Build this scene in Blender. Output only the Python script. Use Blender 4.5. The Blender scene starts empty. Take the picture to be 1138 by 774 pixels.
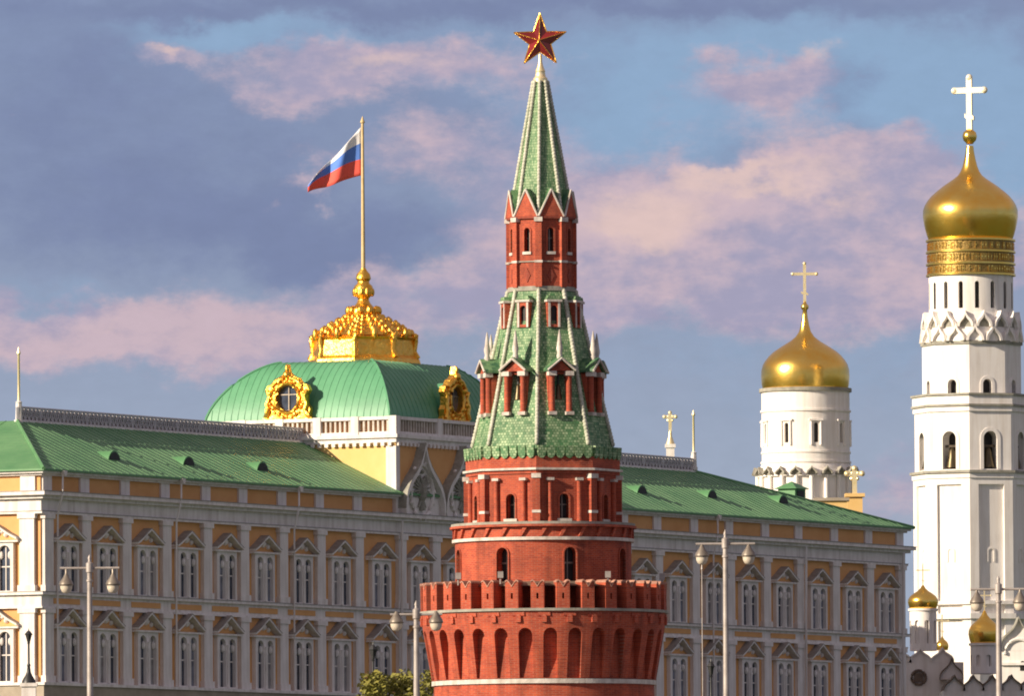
import bpy, math, random
from mathutils import Matrix, Vector
random.seed(7)
R = math.radians
PI = math.pi
C = bpy.context.scene.collection
sc = bpy.context.scene

# ---------------------------------------------------------------- camera
W0, H0, F = 1138.0, 774.0, 12545.0
EYE = Vector((0, 0, 12.0))
PITCH, ROLL = math.atan(681.0 / F), 0.006
Fw = Vector((0, math.cos(PITCH), math.sin(PITCH)))
U0 = Vector((0, -math.sin(PITCH), math.cos(PITCH)))
R0 = Vector((1, 0, 0))
Rt = R0 * math.cos(ROLL) - U0 * math.sin(ROLL)
Up = U0 * math.cos(ROLL) + R0 * math.sin(ROLL)
cam = bpy.data.cameras.new('camera')
cam.sensor_width = 36; cam.lens = 36 * F / W0
cam.clip_start = 1; cam.clip_end = 20000
camo = bpy.data.objects.new('camera', cam); C.objects.link(camo)
m3 = Matrix((Rt, Up, -Fw)).transposed().to_4x4()
camo.matrix_world = Matrix.Translation(EYE) @ m3
sc.camera = camo
sc.view_settings.view_transform = 'Standard'
sc.view_settings.look = 'None'
sc.view_settings.exposure = 0.48
sc.view_settings.gamma = 1.0
sc.view_settings.use_curve_mapping = False
sc.cycles.max_bounces = 5
sc.cycles.filter_width = 1.9

# ---------------------------------------------------------------- sky and sun
SUN_EL, SUN_DIR_AZ = 22.0, 60.0        # the sun stands behind the viewer, to the left
sv = Vector((-math.sin(R(SUN_DIR_AZ)) * math.cos(R(SUN_EL)), -math.cos(R(SUN_DIR_AZ)) * math.cos(R(SUN_EL)), math.sin(R(SUN_EL))))
sl = bpy.data.lights.new('sun', 'SUN'); sl.energy = 5.0; sl.angle = R(0.5); sl.color = (1.0, 0.86, 0.68)
so = bpy.data.objects.new('sun', sl); C.objects.link(so)
so.rotation_euler = sv.to_track_quat('Z', 'Y').to_euler()
so.location = (-200, -100, 200)

def s2l(c):
    return tuple((x / 12.92 if x <= .04045 else ((x + .055) / 1.055) ** 2.4) for x in (v / 255 for v in c))

world = bpy.data.worlds.new('World'); sc.world = world; world.use_nodes = True
nt = world.node_tree; nt.nodes.clear()
NL = nt.links.new
def N(t, **k):
    n = nt.nodes.new(t)
    for a, b in k.items(): setattr(n, a, b)
    return n
def setin(sock, v):
    if isinstance(v, bpy.types.NodeSocket): NL(v, sock)
    else: sock.default_value = v
def MA(op, a, b=0.0, clamp=False):
    n = N('ShaderNodeMath', operation=op); n.use_clamp = clamp
    setin(n.inputs[0], a); setin(n.inputs[1], b); return n.outputs[0]
def VM(op, a, b=(0, 0, 0), out=0):
    n = N('ShaderNodeVectorMath', operation=op)
    setin(n.inputs[0], a); setin(n.inputs[1], b); return n.outputs['Value'] if out else n.outputs[0]
def MIX(f, a, b):
    n = N('ShaderNodeMix', data_type='RGBA')
    setin(n.inputs[0], f); setin(n.inputs[6], a if isinstance(a, bpy.types.NodeSocket) else (*a, 1)); setin(n.inputs[7], b if isinstance(b, bpy.types.NodeSocket) else (*b, 1))
    return n.outputs[2]
sky = N('ShaderNodeTexSky', sky_type='NISHITA', sun_disc=False)
sky.sun_elevation = R(SUN_EL)
sky.sun_rotation = math.atan2(sv.x, sv.y)
skyc = VM('SCALE', sky.outputs[0]); skyc.node.inputs['Scale'].default_value = 0.08
tc = N('ShaderNodeTexCoord')
sx = N('ShaderNodeSeparateXYZ'); NL(tc.outputs['Generated'], sx.inputs[0])
K = F / W0                               # 1 unit of sky coordinate = about 5 degrees
az = MA('MULTIPLY', MA('ARCTAN2', sx.outputs[0], sx.outputs[1]), K)
el = MA('MULTIPLY', MA('ARCSINE', sx.outputs[2]), K)
cb = N('ShaderNodeCombineXYZ'); NL(az, cb.inputs[0]); NL(el, cb.inputs[1])
suv = cb.outputs[0]
def noise(vec, scale, detail=5, rough=.55, off=(0, 0, 0), stretch=(1, 1, 1)):
    mp = N('ShaderNodeMapping'); NL(vec, mp.inputs[0]); mp.inputs['Location'].default_value = off; mp.inputs['Scale'].default_value = stretch
    n = N('ShaderNodeTexNoise'); NL(mp.outputs[0], n.inputs[0])
    n.inputs['Scale'].default_value = scale; n.inputs['Detail'].default_value = detail; n.inputs['Roughness'].default_value = rough
    return n
wn = noise(suv, 3.2, 6, .6, (3, 1, 0), (1, 1.5, 1))
wn2 = noise(suv, 11, 6, .6, (9, 4, 0), (1, 1.3, 1))
warp = VM('ADD', VM('MULTIPLY', VM('SUBTRACT', wn.outputs[1], (.5, .5, .5)), (.24, .18, 0)), VM('MULTIPLY', VM('SUBTRACT', wn2.outputs[1], (.5, .5, .5)), (.10, .08, 0)))
wuv = VM('ADD', suv, warp)
def skyp(px, py): return ((px - 569) / W0, (1068 - py) / W0)
def blobs(lst):
    tot = None
    for px, py, rx, ry, amp in lst:
        cx, cy = skyp(px, py)
        d = VM('MULTIPLY', VM('SUBTRACT', wuv, (cx, cy, 0)), (W0 / rx, W0 / ry, 0))
        t = VM('DOT_PRODUCT', d, d, 1)
        w = MA('MULTIPLY', MA('POWER', 2.718, MA('MULTIPLY', t, -1.0)), amp)
        tot = w if tot is None else MA('ADD', tot, w)
    return tot
def sstep(v, a, b):
    n = N('ShaderNodeMapRange', interpolation_type='SMOOTHSTEP')
    setin(n.inputs[0], v); n.inputs[1].default_value = a; n.inputs[2].default_value = b
    return n.outputs[0]
det = noise(suv, 8, 9, .66, (1, 5, 0), (1, 1.6, 1)).outputs[0]
det2 = noise(suv, 4.5, 5, .55, (7, 2, 0), (1, 2.0, 1)).outputs[0]
detc = MA('MULTIPLY', MA('SUBTRACT', det, .5), 1.75)
# blue gaps -> grey blue veil -> pink cloud -> peach lit edges
blue = blobs([(900, 95, 330, 85, 1.0), (690, 190, 100, 80, .55), (270, 42, 180, 30, .9), (1110, 170, 120, 90, .9), (60, 325, 90, 25, .45), (520, 440, 900, 60, .0), (760, 420, 250, 50, .35), (985, 400, 70, 60, .3), (560, 40, 160, 60, .15)])
pink = blobs([(860, 265, 190, 78, 1.3), (1010, 235, 140, 60, 1.1), (720, 300, 105, 62, 1.1), (848, 104, 84, 38, 1.0), (450, 82, 130, 40, 1.15), (195, 62, 60, 20, .8), (300, 90, 110, 26, .35), (100, 360, 130, 36, .85), (270, 385, 160, 44, .85), (430, 330, 180, 50, .8), (500, 180, 130, 40, .55), (340, 190, 45, 18, .6), (620, 275, 120, 90, .5), (1000, 545, 90, 60, .7), (960, 330, 140, 60, .7), (20, 370, 90, 40, .5), (600, 90, 60, 60, .3)])
dark = blobs([(569, 5, 620, 22, .9), (130, 190, 220, 110, .8), (60, 60, 110, 60, .45), (920, 120, 60, 40, .6), (700, 220, 60, 25, .5), (430, 260, 180, 40, .5), (760, 345, 170, 28, .5), (330, 240, 200, 60, .4), (1060, 345, 60, 20, .4)])
peach = blobs([(720, 270, 75, 34, 1.0), (810, 205, 60, 18, .8), (760, 235, 60, 24, .6), (190, 58, 35, 12, .8), (480, 78, 80, 20, .6), (900, 75, 40, 22, .5), (900, 210, 90, 18, .4), (1080, 240, 80, 30, .4), (90, 355, 60, 10, .35), (440, 345, 60, 26, .35)])
base = MIX(sstep(el, .35, .9), s2l((156, 168, 190)), s2l((128, 142, 176)))
c = MIX(sstep(MA('ADD', blue, MA('MULTIPLY', detc, .5)), .1, .9), base, s2l((138, 166, 199)))
c = MIX(sstep(MA('ADD', dark, MA('MULTIPLY', detc, .7)), .1, 1.0), c, s2l((118, 130, 167)))
det3 = noise(suv, 26, 8, .6, (2, 8, 0), (1, 1.7, 1)).outputs[0]
pk = MIX(sstep(MA('ADD', det2, MA('MULTIPLY', MA('SUBTRACT', det3, .5), .5)), .36, .64), s2l((160, 156, 184)), s2l((198, 176, 188)))
c = MIX(sstep(MA('ADD', pink, MA('MULTIPLY', detc, 1.0)), .22, .85), c, pk)
c = MIX(MA('MULTIPLY', sstep(MA('ADD', peach, MA('MULTIPLY', detc, .9)), .2, 1.0), .85), c, s2l((224, 194, 188)))
c = VM('SCALE', c); _sc = c.node; NL(MA('ADD', MA('MULTIPLY', MA('SUBTRACT', det3, .5), .17), 1.0), _sc.inputs['Scale'])
c = MIX(sstep(el, 1.3, 5.0), c, s2l((174, 156, 160)))
cover = N('ShaderNodeMapRange'); NL(el, cover.inputs[0])
cover.inputs[1].default_value = .9; cover.inputs[2].default_value = 7.0; cover.inputs[3].default_value = .94; cover.inputs[4].default_value = .7
fin = MIX(cover.outputs[0], skyc, c)
bg = N('ShaderNodeBackground'); NL(fin, bg.inputs[0]); bg.inputs[1].default_value = 0.76
wo = N('ShaderNodeOutputWorld'); NL(bg.outputs[0], wo.inputs[0])

# ---------------------------------------------------------------- placing helpers
def ray(px, py): return Fw * F + Rt * (px - W0 / 2) + Up * (H0 / 2 - py)
def P(px, py, Y):
    d = ray(px, py); return EYE + d * (Y / d.y)

# ---------------------------------------------------------------- mesh helpers
class MB:
    def __init__(s): s.v = []; s.f = []; s.m = Matrix.Identity(4)
    def at(s, x=0, y=0, z=0, rz=0): s.m = Matrix.Translation((x, y, z)) @ Matrix.Rotation(rz, 4, 'Z'); return s
    def turn(s, a, r=0): s.m = Matrix.Rotation(a, 4, 'Z') @ Matrix.Translation((0, -r, 0)); return s
    def add(s, vs, fs):
        k = len(s.v); s.v += [tuple(s.m @ Vector(v)) for v in vs]; s.f += [tuple(i + k for i in f) for f in fs]; return s
    def box(s, x0, x1, y0, y1, z0, z1):
        vs = [(x, y, z) for z in (z0, z1) for y in (y0, y1) for x in (x0, x1)]
        return s.add(vs, [(0, 2, 3, 1), (4, 5, 7, 6), (0, 1, 5, 4), (2, 6, 7, 3), (0, 4, 6, 2), (1, 3, 7, 5)])
    def prism(s, poly, y0, y1):                      # polygon in x,z pushed along y; poly counter clockwise seen from -y
        n = len(poly)
        vs = [(x, y0, z) for x, z in poly] + [(x, y1, z) for x, z in poly]
        fs = [tuple(range(n)), tuple(reversed(range(n, 2 * n)))]
        fs += [(i, i + n, (i + 1) % n + n, (i + 1) % n) for i in range(n)]
        return s.add(vs, fs)
    def lathe(s, prof, n=48, a0=0.0, closed=False, ang=None):   # prof: (r,z) bottom to top; closed: ring profile
        rows = len(prof)
        vs = []
        for r, z in prof:
            for k in range(n):
                a = a0 + 2 * PI * k / n
                vs.append((r * math.sin(a), -r * math.cos(a), z))
        fs = []
        for i in range(rows if closed else rows - 1):
            j = (i + 1) % rows
            for k in range(n):
                l = (k + 1) % n
                fs.append((i * n + k, i * n + l, j * n + l, j * n + k))
        if not closed:
            fs.append(tuple(reversed(range(n)))); fs.append(tuple(range((rows - 1) * n, rows * n)))
        return s.add(vs, fs)
    def tube(s, pts, r, n=6, r1=None):
        pts = [Vector(p) for p in pts]; L = len(pts); vs = []
        for i, p in enumerate(pts):
            d = (pts[min(i + 1, L - 1)] - pts[max(i - 1, 0)]).normalized()
            a = d.orthogonal().normalized() if abs(d.z) < .95 else Vector((1, 0, 0)); a = (a - d * a.dot(d)).normalized(); b = d.cross(a)
            rr = r if r1 is None else r + (r1 - r) * i / max(1, L - 1)
            vs += [tuple(p + (a * math.cos(2 * PI * k / n) + b * math.sin(2 * PI * k / n)) * rr) for k in range(n)]
        fs = [(i * n + k, i * n + (k + 1) % n, (i + 1) * n + (k + 1) % n, (i + 1) * n + k) for i in range(L - 1) for k in range(n)]
        fs += [tuple(reversed(range(n))), tuple(range((L - 1) * n, L * n))]
        return s.add(vs, fs)
    def ball(s, x, y, z, r, n=8, rz=None):
        rz = rz or r; old = s.m; s.m = old @ Matrix.Translation((x, y, z))
        s.lathe([(max(.002, r * math.sin(PI * i / 6)), -rz * math.cos(PI * i / 6)) for i in range(7)], n); s.m = old; return s
    def mesh(s, name, mat):
        me = bpy.data.meshes.new(name); me.from_pydata(s.v, [], s.f)
        import bmesh
        b = bmesh.new(); b.from_mesh(me); bmesh.ops.recalc_face_normals(b, faces=b.faces); b.to_mesh(me); b.free()
        me.materials.append(mat); return me
    def build(s, name, mat, parent=None, smooth=None, cut=None):
        me = s.mesh(name, mat)
        if cut is not None: me = boolean(me, cut, mat)
        return link(name, me, parent, smooth)

def smooth_mesh(me, deg):
    me.polygons.foreach_set('use_smooth', [True] * len(me.polygons))
    me.set_sharp_from_angle(angle=R(deg))

def boolean(me, cutter, mat):
    a = bpy.data.objects.new('tmp_a', me); b = bpy.data.objects.new('tmp_b', cutter.mesh('tmp', mat))
    C.objects.link(a); C.objects.link(b)
    md = a.modifiers.new('b', 'BOOLEAN'); md.object = b; md.operation = 'DIFFERENCE'; md.solver = 'EXACT'
    dg = bpy.context.evaluated_depsgraph_get(); dg.update()
    out = bpy.data.meshes.new_from_object(a.evaluated_get(dg))
    bpy.data.objects.remove(a); bpy.data.objects.remove(b)
    return out

def link(name, me, parent=None, smooth=None, loc=None, rz=0):
    if smooth: smooth_mesh(me, smooth)
    o = bpy.data.objects.new(name, me); C.objects.link(o); o.parent = parent
    if loc: o.location = loc
    o.rotation_euler.z = rz
    return o
def empty(name, loc=(0, 0, 0), rz=0, parent=None):
    o = bpy.data.objects.new(name, None); C.objects.link(o); o.location = loc; o.rotation_euler.z = rz; o.parent = parent; o.empty_display_size = 1; return o
def tag(o, label, cat, group=None):
    o['label'] = label; o['category'] = cat
    if group: o['group'] = group
    return o
def structure(o): o['kind'] = 'structure'; return o
def dup(o, parent=None, loc=None, rz=None):
    c = o.copy(); C.objects.link(c)
    c.parent = parent if parent is not None else o.parent
    if loc is not None: c.location = loc
    if rz is not None: c.rotation_euler.z = rz
    for ch in list(o.children): dup(ch, c)
    return c
def ringed(o, n, step):                     # repeat a part round its thing's axis
    for k in range(1, n): dup(o, rz=o.rotation_euler.z + step * k)
def arch(w, h, n=10, x=0, z=0):
    p = [(x - w / 2, z), (x + w / 2, z)]
    for i in range(n + 1):
        a = PI * i / n; p.append((x + w / 2 * math.cos(a), z + h - w / 2 + w / 2 * math.sin(a)))
    return p

# ---------------------------------------------------------------- materials
def newmat(name):
    m = bpy.data.materials.new(name); m.use_nodes = True
    return m, m.node_tree, m.node_tree.nodes['Principled BSDF']
def pbr(name, c1, c2, scale=1.0, rough=.7, metal=0.0, bump=0.0, streak=0.0, fine=0.0, seam=None, cell=None):
    m, t, p = newmat(name); L = t.links.new
    co = t.nodes.new('ShaderNodeTexCoord').outputs['Object']
    n = t.nodes.new('ShaderNodeTexNoise'); n.inputs['Scale'].default_value = scale; n.inputs['Detail'].default_value = 8; n.inputs['Roughness'].default_value = .62
    L(co, n.inputs['Vector'])
    r = t.nodes.new('ShaderNodeValToRGB'); r.color_ramp.elements[0].position = .32; r.color_ramp.elements[1].position = .68
    r.color_ramp.elements[0].color = (*c1, 1); r.color_ramp.elements[1].color = (*c2, 1)
    fac = n.outputs[0]
    if cell:
        sn = t.nodes.new('ShaderNodeVectorMath'); sn.operation = 'SNAP'; L(co, sn.inputs[0]); sn.inputs[1].default_value = cell
        wn_ = t.nodes.new('ShaderNodeTexWhiteNoise'); L(sn.outputs[0], wn_.inputs['Vector'])
        mx = t.nodes.new('ShaderNodeMath'); mx.operation = 'MULTIPLY_ADD'; L(wn_.outputs[0], mx.inputs[0]); mx.inputs[1].default_value = .55
        sb = t.nodes.new('ShaderNodeMath'); sb.operation = 'SUBTRACT'; L(n.outputs[0], sb.inputs[0]); sb.inputs[1].default_value = .27
        L(sb.outputs[0], mx.inputs[2]); fac = mx.outputs[0]
    L(fac, r.inputs[0]); col = r.outputs[0]
    if streak:
        mp = t.nodes.new('ShaderNodeMapping'); L(co, mp.inputs[0]); mp.inputs['Scale'].default_value = (1.6, 1.6, .12)
        n2 = t.nodes.new('ShaderNodeTexNoise'); n2.inputs['Scale'].default_value = 1.4; n2.inputs['Detail'].default_value = 6; L(mp.outputs[0], n2.inputs['Vector'])
        r2 = t.nodes.new('ShaderNodeValToRGB'); r2.color_ramp.elements[0].position = .42; r2.color_ramp.elements[1].position = .72
        r2.color_ramp.elements[0].color = (1, 1, 1, 1); g = 1 - streak; r2.color_ramp.elements[1].color = (g, g * .97, g * .93, 1)
        L(n2.outputs[0], r2.inputs[0])
        mm = t.nodes.new('ShaderNodeMix'); mm.data_type = 'RGBA'; mm.blend_type = 'MULTIPLY'; mm.inputs[0].default_value = 1
        L(col, mm.inputs[6]); L(r2.outputs[0], mm.inputs[7]); col = mm.outputs[2]
    L(col, p.inputs['Base Color'])
    p.inputs['Roughness'].default_value = rough; p.inputs['Metallic'].default_value = metal
    if bump:
        b = t.nodes.new('ShaderNodeBump'); b.inputs['Strength'].default_value = bump; b.inputs['Distance'].default_value = .1
        nb = t.nodes.new('ShaderNodeTexNoise'); nb.inputs['Scale'].default_value = fine or scale * 4; nb.inputs['Detail'].default_value = 4; L(co, nb.inputs['Vector'])
        h = nb.outputs[0]
        if seam:
            wv = t.nodes.new('ShaderNodeTexWave'); wv.wave_profile = 'SIN'; wv.inputs['Scale'].default_value = seam; L(co, wv.inputs['Vector'])
            pw = t.nodes.new('ShaderNodeMath'); pw.operation = 'POWER'; L(wv.outputs[1], pw.inputs[0]); pw.inputs[1].default_value = 8
            ad = t.nodes.new('ShaderNodeMath'); ad.operation = 'ADD'; L(pw.outputs[0], ad.inputs[0]); L(nb.outputs[0], ad.inputs[1]); h = ad.outputs[0]
        L(h, b.inputs['Height']); L(b.outputs[0], p.inputs['Normal'])
    return m
def brick(name, c1, c2, mortar, rad=5.0, bw=.32, bh=.105, ms=.011, rough=.85, stain=.45):
    m, t, p = newmat(name); L = t.links.new
    co = t.nodes.new('ShaderNodeTexCoord').outputs['Object']
    s = t.nodes.new('ShaderNodeSeparateXYZ'); L(co, s.inputs[0])
    at = t.nodes.new('ShaderNodeMath'); at.operation = 'ARCTAN2'; L(s.outputs[0], at.inputs[0]); L(s.outputs[1], at.inputs[1])
    mu = t.nodes.new('ShaderNodeMath'); mu.operation = 'MULTIPLY'; L(at.outputs[0], mu.inputs[0]); mu.inputs[1].default_value = rad
    cbm = t.nodes.new('ShaderNodeCombineXYZ'); L(mu.outputs[0], cbm.inputs[0]); L(s.outputs[2], cbm.inputs[1])
    b = t.nodes.new('ShaderNodeTexBrick'); L(cbm.outputs[0], b.inputs['Vector'])
    b.inputs['Scale'].default_value = 1; b.inputs['Brick Width'].default_value = bw; b.inputs['Row Height'].default_value = bh; b.inputs['Mortar Size'].default_value = ms
    b.inputs['Color1'].default_value = (*c1, 1); b.inputs['Color2'].default_value = (*c2, 1); b.inputs['Mortar'].default_value = (*mortar, 1)
    n = t.nodes.new('ShaderNodeTexNoise'); n.inputs['Scale'].default_value = .55; n.inputs['Detail'].default_value = 8; n.inputs['Roughness'].default_value = .65; L(co, n.inputs['Vector'])
    r = t.nodes.new('ShaderNodeValToRGB'); r.color_ramp.elements[0].position = .3; r.color_ramp.elements[1].position = .7
    r.color_ramp.elements[0].color = (.66, .64, .64, 1); r.color_ramp.elements[1].color = (1.12, 1.12, 1.1, 1); L(n.outputs[0], r.inputs[0])
    mm = t.nodes.new('ShaderNodeMix'); mm.data_type = 'RGBA'; mm.blend_type = 'MULTIPLY'; mm.inputs[0].default_value = 1
    L(b.outputs[0], mm.inputs[6]); L(r.outputs[0], mm.inputs[7])
    mp = t.nodes.new('ShaderNodeMapping'); L(co, mp.inputs[0]); mp.inputs['Scale'].default_value = (1.3, 1.3, .14)
    n2 = t.nodes.new('ShaderNodeTexNoise'); n2.inputs['Scale'].default_value = 1.5; n2.inputs['Detail'].default_value = 7; L(mp.outputs[0], n2.inputs['Vector'])
    r2 = t.nodes.new('ShaderNodeValToRGB'); r2.color_ramp.elements[0].position = .45; r2.color_ramp.elements[1].position = .75; r2.color_ramp.elements[0].color = (1, 1, 1, 1); g_ = 1 - stain; r2.color_ramp.elements[1].color = (g_, g_, g_, 1); L(n2.outputs[0], r2.inputs[0])
    m2 = t.nodes.new('ShaderNodeMix'); m2.data_type = 'RGBA'; m2.blend_type = 'MULTIPLY'; m2.inputs[0].default_value = 1
    L(mm.outputs[2], m2.inputs[6]); L(r2.outputs[0], m2.inputs[7]); L(m2.outputs[2], p.inputs['Base Color'])
    p.inputs['Roughness'].default_value = rough
    bp = t.nodes.new('ShaderNodeBump'); bp.inputs['Strength'].default_value = .35; bp.inputs['Distance'].default_value = .03; bp.invert = True
    L(b.outputs['Fac'], bp.inputs['Height']); L(bp.outputs[0], p.inputs['Normal'])
    return m
BRICK = brick('red_brick', (.53, .084, .028), (.36, .048, .020), (.44, .16, .10))
BRICKD = brick('deep_red_brick', (.36, .055, .028), (.30, .045, .024), (.30, .10, .06), 2.0)
STONE = pbr('white_stone', (.48, .42, .36), (.72, .67, .60), 1.8, .8, bump=.2, streak=.3)
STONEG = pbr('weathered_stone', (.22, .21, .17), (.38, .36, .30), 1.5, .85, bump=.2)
TILE = brick('green_glazed_tile', (.44, .57, .33), (.07, .21, .085), (.08, .17, .07), 2.6, .13, .155, .014, .62, .25)
TILE.node_tree.nodes['Principled BSDF'].inputs['Specular IOR Level'].default_value = .3
TILED = pbr('dark_green_tile', (.04, .12, .06), (.14, .26, .12), 1.4, .45, cell=(.25, .25, .25), bump=.3)
RIBW = pbr('pale_rib_stone', (.34, .36, .26), (.62, .60, .50), 3, .7, bump=.2)
DARK = pbr('dark_opening', (.012, .010, .010), (.03, .025, .022), 2, .6)  # near-black; behind the open bell arches it paints the unlit interior
GOLD = pbr('gilding', (1.0, .58, .10), (1.0, .70, .18), .8, .25, 1.0, bump=.3, fine=.9)
GOLDC = pbr('carved_gilding', (.86, .42, .05), (1.0, .62, .12), 2.2, .36, 1.0, bump=.9, fine=3.2)
GOLDP = pbr('pale_gold_leaf', (.92, .74, .36), (1.0, .86, .55), 3, .4, .6)
ROOFG = pbr('green_roof_metal', (.070, .215, .085), (.145, .31, .135), .25, .55, 0, bump=.25, fine=1.5, seam=.5)
VAULT = pbr('green_dome_metal', (.075, .26, .13), (.12, .34, .18), .3, .5, 0, bump=.2)
OCHRE = pbr('ochre_plaster', (.66, .33, .12), (.73, .395, .16), .5, .88, bump=.1)
TRIM = pbr('pale_plaster_trim', (.74, .685, .645), (.84, .79, .75), .8, .85, bump=.12, streak=.22)
PLINTH = pbr('grey_brown_plinth', (.30, .25, .19), (.42, .36, .28), .7, .9, bump=.2)
YELLOW = pbr('pale_yellow_plaster', (.72, .47, .17), (.78, .54, .23), .5, .88, bump=.1)
WHITE = pbr('white_lime_wash', (.82, .77, .72), (.90, .86, .81), .3, .85, bump=.12, streak=.14)
GREYW = pbr('grey_lattice_paint', (.26, .24, .25), (.38, .35, .36), 2, .6)
RAILP = pbr('pale_railing_paint', (.44, .41, .42), (.60, .57, .57), 2, .6)
STEEL = pbr('painted_lamp_steel', (.30, .26, .23), (.46, .41, .37), 2, .45, .2)
STEELD = pbr('bronze_lamp_shade', (.20, .165, .13), (.30, .26, .21), 3, .4, .5)
LENS = pbr('frosted_lamp_glass', (.55, .47, .36), (.68, .60, .48), 3, .25)
BLACK = pbr('black_iron', (.015, .015, .016), (.03, .03, .03), 3, .45)
BRONZE = pbr('bell_bronze', (.09, .07, .04), (.14, .11, .06), 2, .4, .8)
FLASH = pbr('dark_lead_flashing', (.22, .20, .18), (.34, .31, .28), 2, .6)
COPE = pbr('worn_coping', (.34, .13, .08), (.50, .30, .22), 3, .85)
CROSSW = pbr('bright_gilt', (.96, .84, .56), (1.0, .92, .7), 3, .45, .25)
BROWNR = pbr('brown_roof', (.10, .07, .05), (.22, .16, .11), 1.2, .7, bump=.3)
GRASS = pbr('grass_slope', (.045, .075, .02), (.09, .11, .035), .4, .95, bump=.4)
PAVE = pbr('granite_paving', (.16, .155, .15), (.24, .23, .22), .6, .9, bump=.2)
BARK = pbr('bark', (.06, .045, .03), (.11, .085, .06), 4, .9, bump=.5)
LEAF = pbr('spring_leaf', (.17, .165, .022), (.30, .26, .05), .6, .6)
LEAF2 = pbr('young_leaf', (.12, .125, .02), (.22, .20, .035), .6, .6)
def glass(name, c, rough=.08):
    m, t, p = newmat(name); L = t.links.new
    co = t.nodes.new('ShaderNodeTexCoord').outputs['Object']
    n = t.nodes.new('ShaderNodeTexNoise'); n.inputs['Scale'].default_value = .9; L(co, n.inputs['Vector'])
    r = t.nodes.new('ShaderNodeValToRGB'); r.color_ramp.elements[0].position = .35; r.color_ramp.elements[1].position = .65
    r.color_ramp.elements[0].color = (*[x * .5 for x in c], 1); r.color_ramp.elements[1].color = (*c, 1); L(n.outputs[0], r.inputs[0]); L(r.outputs[0], p.inputs['Base Color'])
    p.inputs['Roughness'].default_value = rough; p.inputs['Specular IOR Level'].default_value = .7
    return m
PANE = glass('window_glass', (.06, .075, .11)); PANEB = glass('curtained_window_glass', (.24, .26, .32), .2); PANEC = glass('blind_window_glass', (.34, .33, .33), .3); PANED = glass('dark_window_glass', (.05, .055, .075), .08)
RUBY = glass('ruby_glass', (.22, .014, .012), .16)
def flagmat():
    m, t, p = newmat('tricolour_cloth'); L = t.links.new
    co = t.nodes.new('ShaderNodeTexCoord').outputs['UV']; s = t.nodes.new('ShaderNodeSeparateXYZ'); L(co, s.inputs[0])
    r = t.nodes.new('ShaderNodeValToRGB'); r.color_ramp.interpolation = 'CONSTANT'
    e = r.color_ramp.elements; e[0].position = 0; e[0].color = (.88, .12, .085, 1); e[1].position = .333; e[1].color = (.11, .24, .68, 1)
    x = e.new(.667); x.color = (.86, .84, .84, 1)
    L(s.outputs[1], r.inputs[0]); L(r.outputs[0], p.inputs['Base Color']); p.inputs['Roughness'].default_value = .8
    return m
FLAG = flagmat()

# ================================================================ GROUND
def hz(x, y):
    if y < 598: return -2.0
    if y < 602: return -2.0 + 6.6 * (y - 598) / 4
    z = 4.6
    if y > 690: z += 17.0 * min(1, (y - 690) / 110.0)
    return z
ys = [-400, 0, 200, 400, 597, 598, 602, 640, 690] + [700 + 10 * i for i in range(12)] + [850, 1000, 1300, 2000, 4000, 9000]
xs = [-6000, -3000, -1200, -600] + list(range(-400, 401, 40)) + [600, 1200, 3000, 6000]
g = MB(); g.v = [(x, y, hz(x, y)) for y in ys for x in xs]
nx = len(xs); g.f = [(j * nx + i, j * nx + i + 1, (j + 1) * nx + i + 1, (j + 1) * nx + i) for j in range(len(ys) - 1) for i in range(nx - 1)]
structure(g.build('ground', GRASS))
m, t, p = newmat('river_water'); p.inputs['Base Color'].default_value = (.02, .03, .03, 1); p.inputs['Roughness'].default_value = .12
nb = t.nodes.new('ShaderNodeTexNoise'); nb.inputs['Scale'].default_value = .25; bb = t.nodes.new('ShaderNodeBump'); bb.inputs['Strength'].default_value = .3
t.links.new(t.nodes.new('ShaderNodeTexCoord').outputs['Object'], nb.inputs['Vector']); t.links.new(nb.outputs[0], bb.inputs['Height']); t.links.new(bb.outputs[0], p.inputs['Normal'])
w = MB(); w.add([(-6000, -400, 0), (6000, -400, 0), (6000, 600, 0), (-6000, 600, 0)], [(0, 1, 2, 3)]); structure(w.build('river', m))
pv = MB(); pv.add([(-600, 604, 4.605), (600, 604, 4.605), (600, 686, 4.605), (-600, 686, 4.605)], [(0, 1, 2, 3)]); structure(pv.build('embankment_pavement', PAVE))
b = MB(); b.box(-130, 130, 412, 462, 7.6, 9.0); b.box(-130, 130, 411.6, 412.4, 9.0, 10.1); b.box(-130, 130, 461.6, 462.4, 9.0, 10.1)
for x in (-90, -30, 30, 90): b.box(x - 3, x + 3, 414, 460, -2, 7.6)
structure(b.build('bridge', PAVE))

# ================================================================ BRICK TOWER WITH THE STAR
DT = 650.0; S = DT / F
tx = P(604, 655, DT).x; TB = 4.6
def TZ(y): return P(604, y, DT).z - TB
def pr(lst): return [(r * S, TZ(y)) for r, y in lst]
T = tag(empty('brick_tower', (tx, DT, TB)), 'red brick round tower with green tiled tent roof and ruby star, nearest in the middle', 'tower')
A0 = R(-5); MID = [R(-5 + 22.5 + 45 * k) for k in range(8)]
c22 = math.cos(PI / 8)
def oct_ring(mb, R1, R2, y1, y2): return mb.lathe([(R1 * S, TZ(y1)), (R2 * S, TZ(y1)), (R2 * S, TZ(y2)), (R1 * S, TZ(y2))], 8, A0, closed=True)
def rnd_ring(mb, r1, r2, y1, y2, n=96): return mb.lathe([(r1 * S, TZ(y1)), (r2 * S, TZ(y1)), (r2 * S, TZ(y2)), (r1 * S, TZ(y2))], n, closed=True)
MB().lathe([(140 * S, 0), (128 * S, TZ(900)), (122 * S, TZ(758))], 96).build('base_wall', BRICK, T, 40)
rnd_ring(MB(), 118, 125, 763, 758).build('lower_stone_band', STONE, T, 40)
ct = MB()
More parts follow.
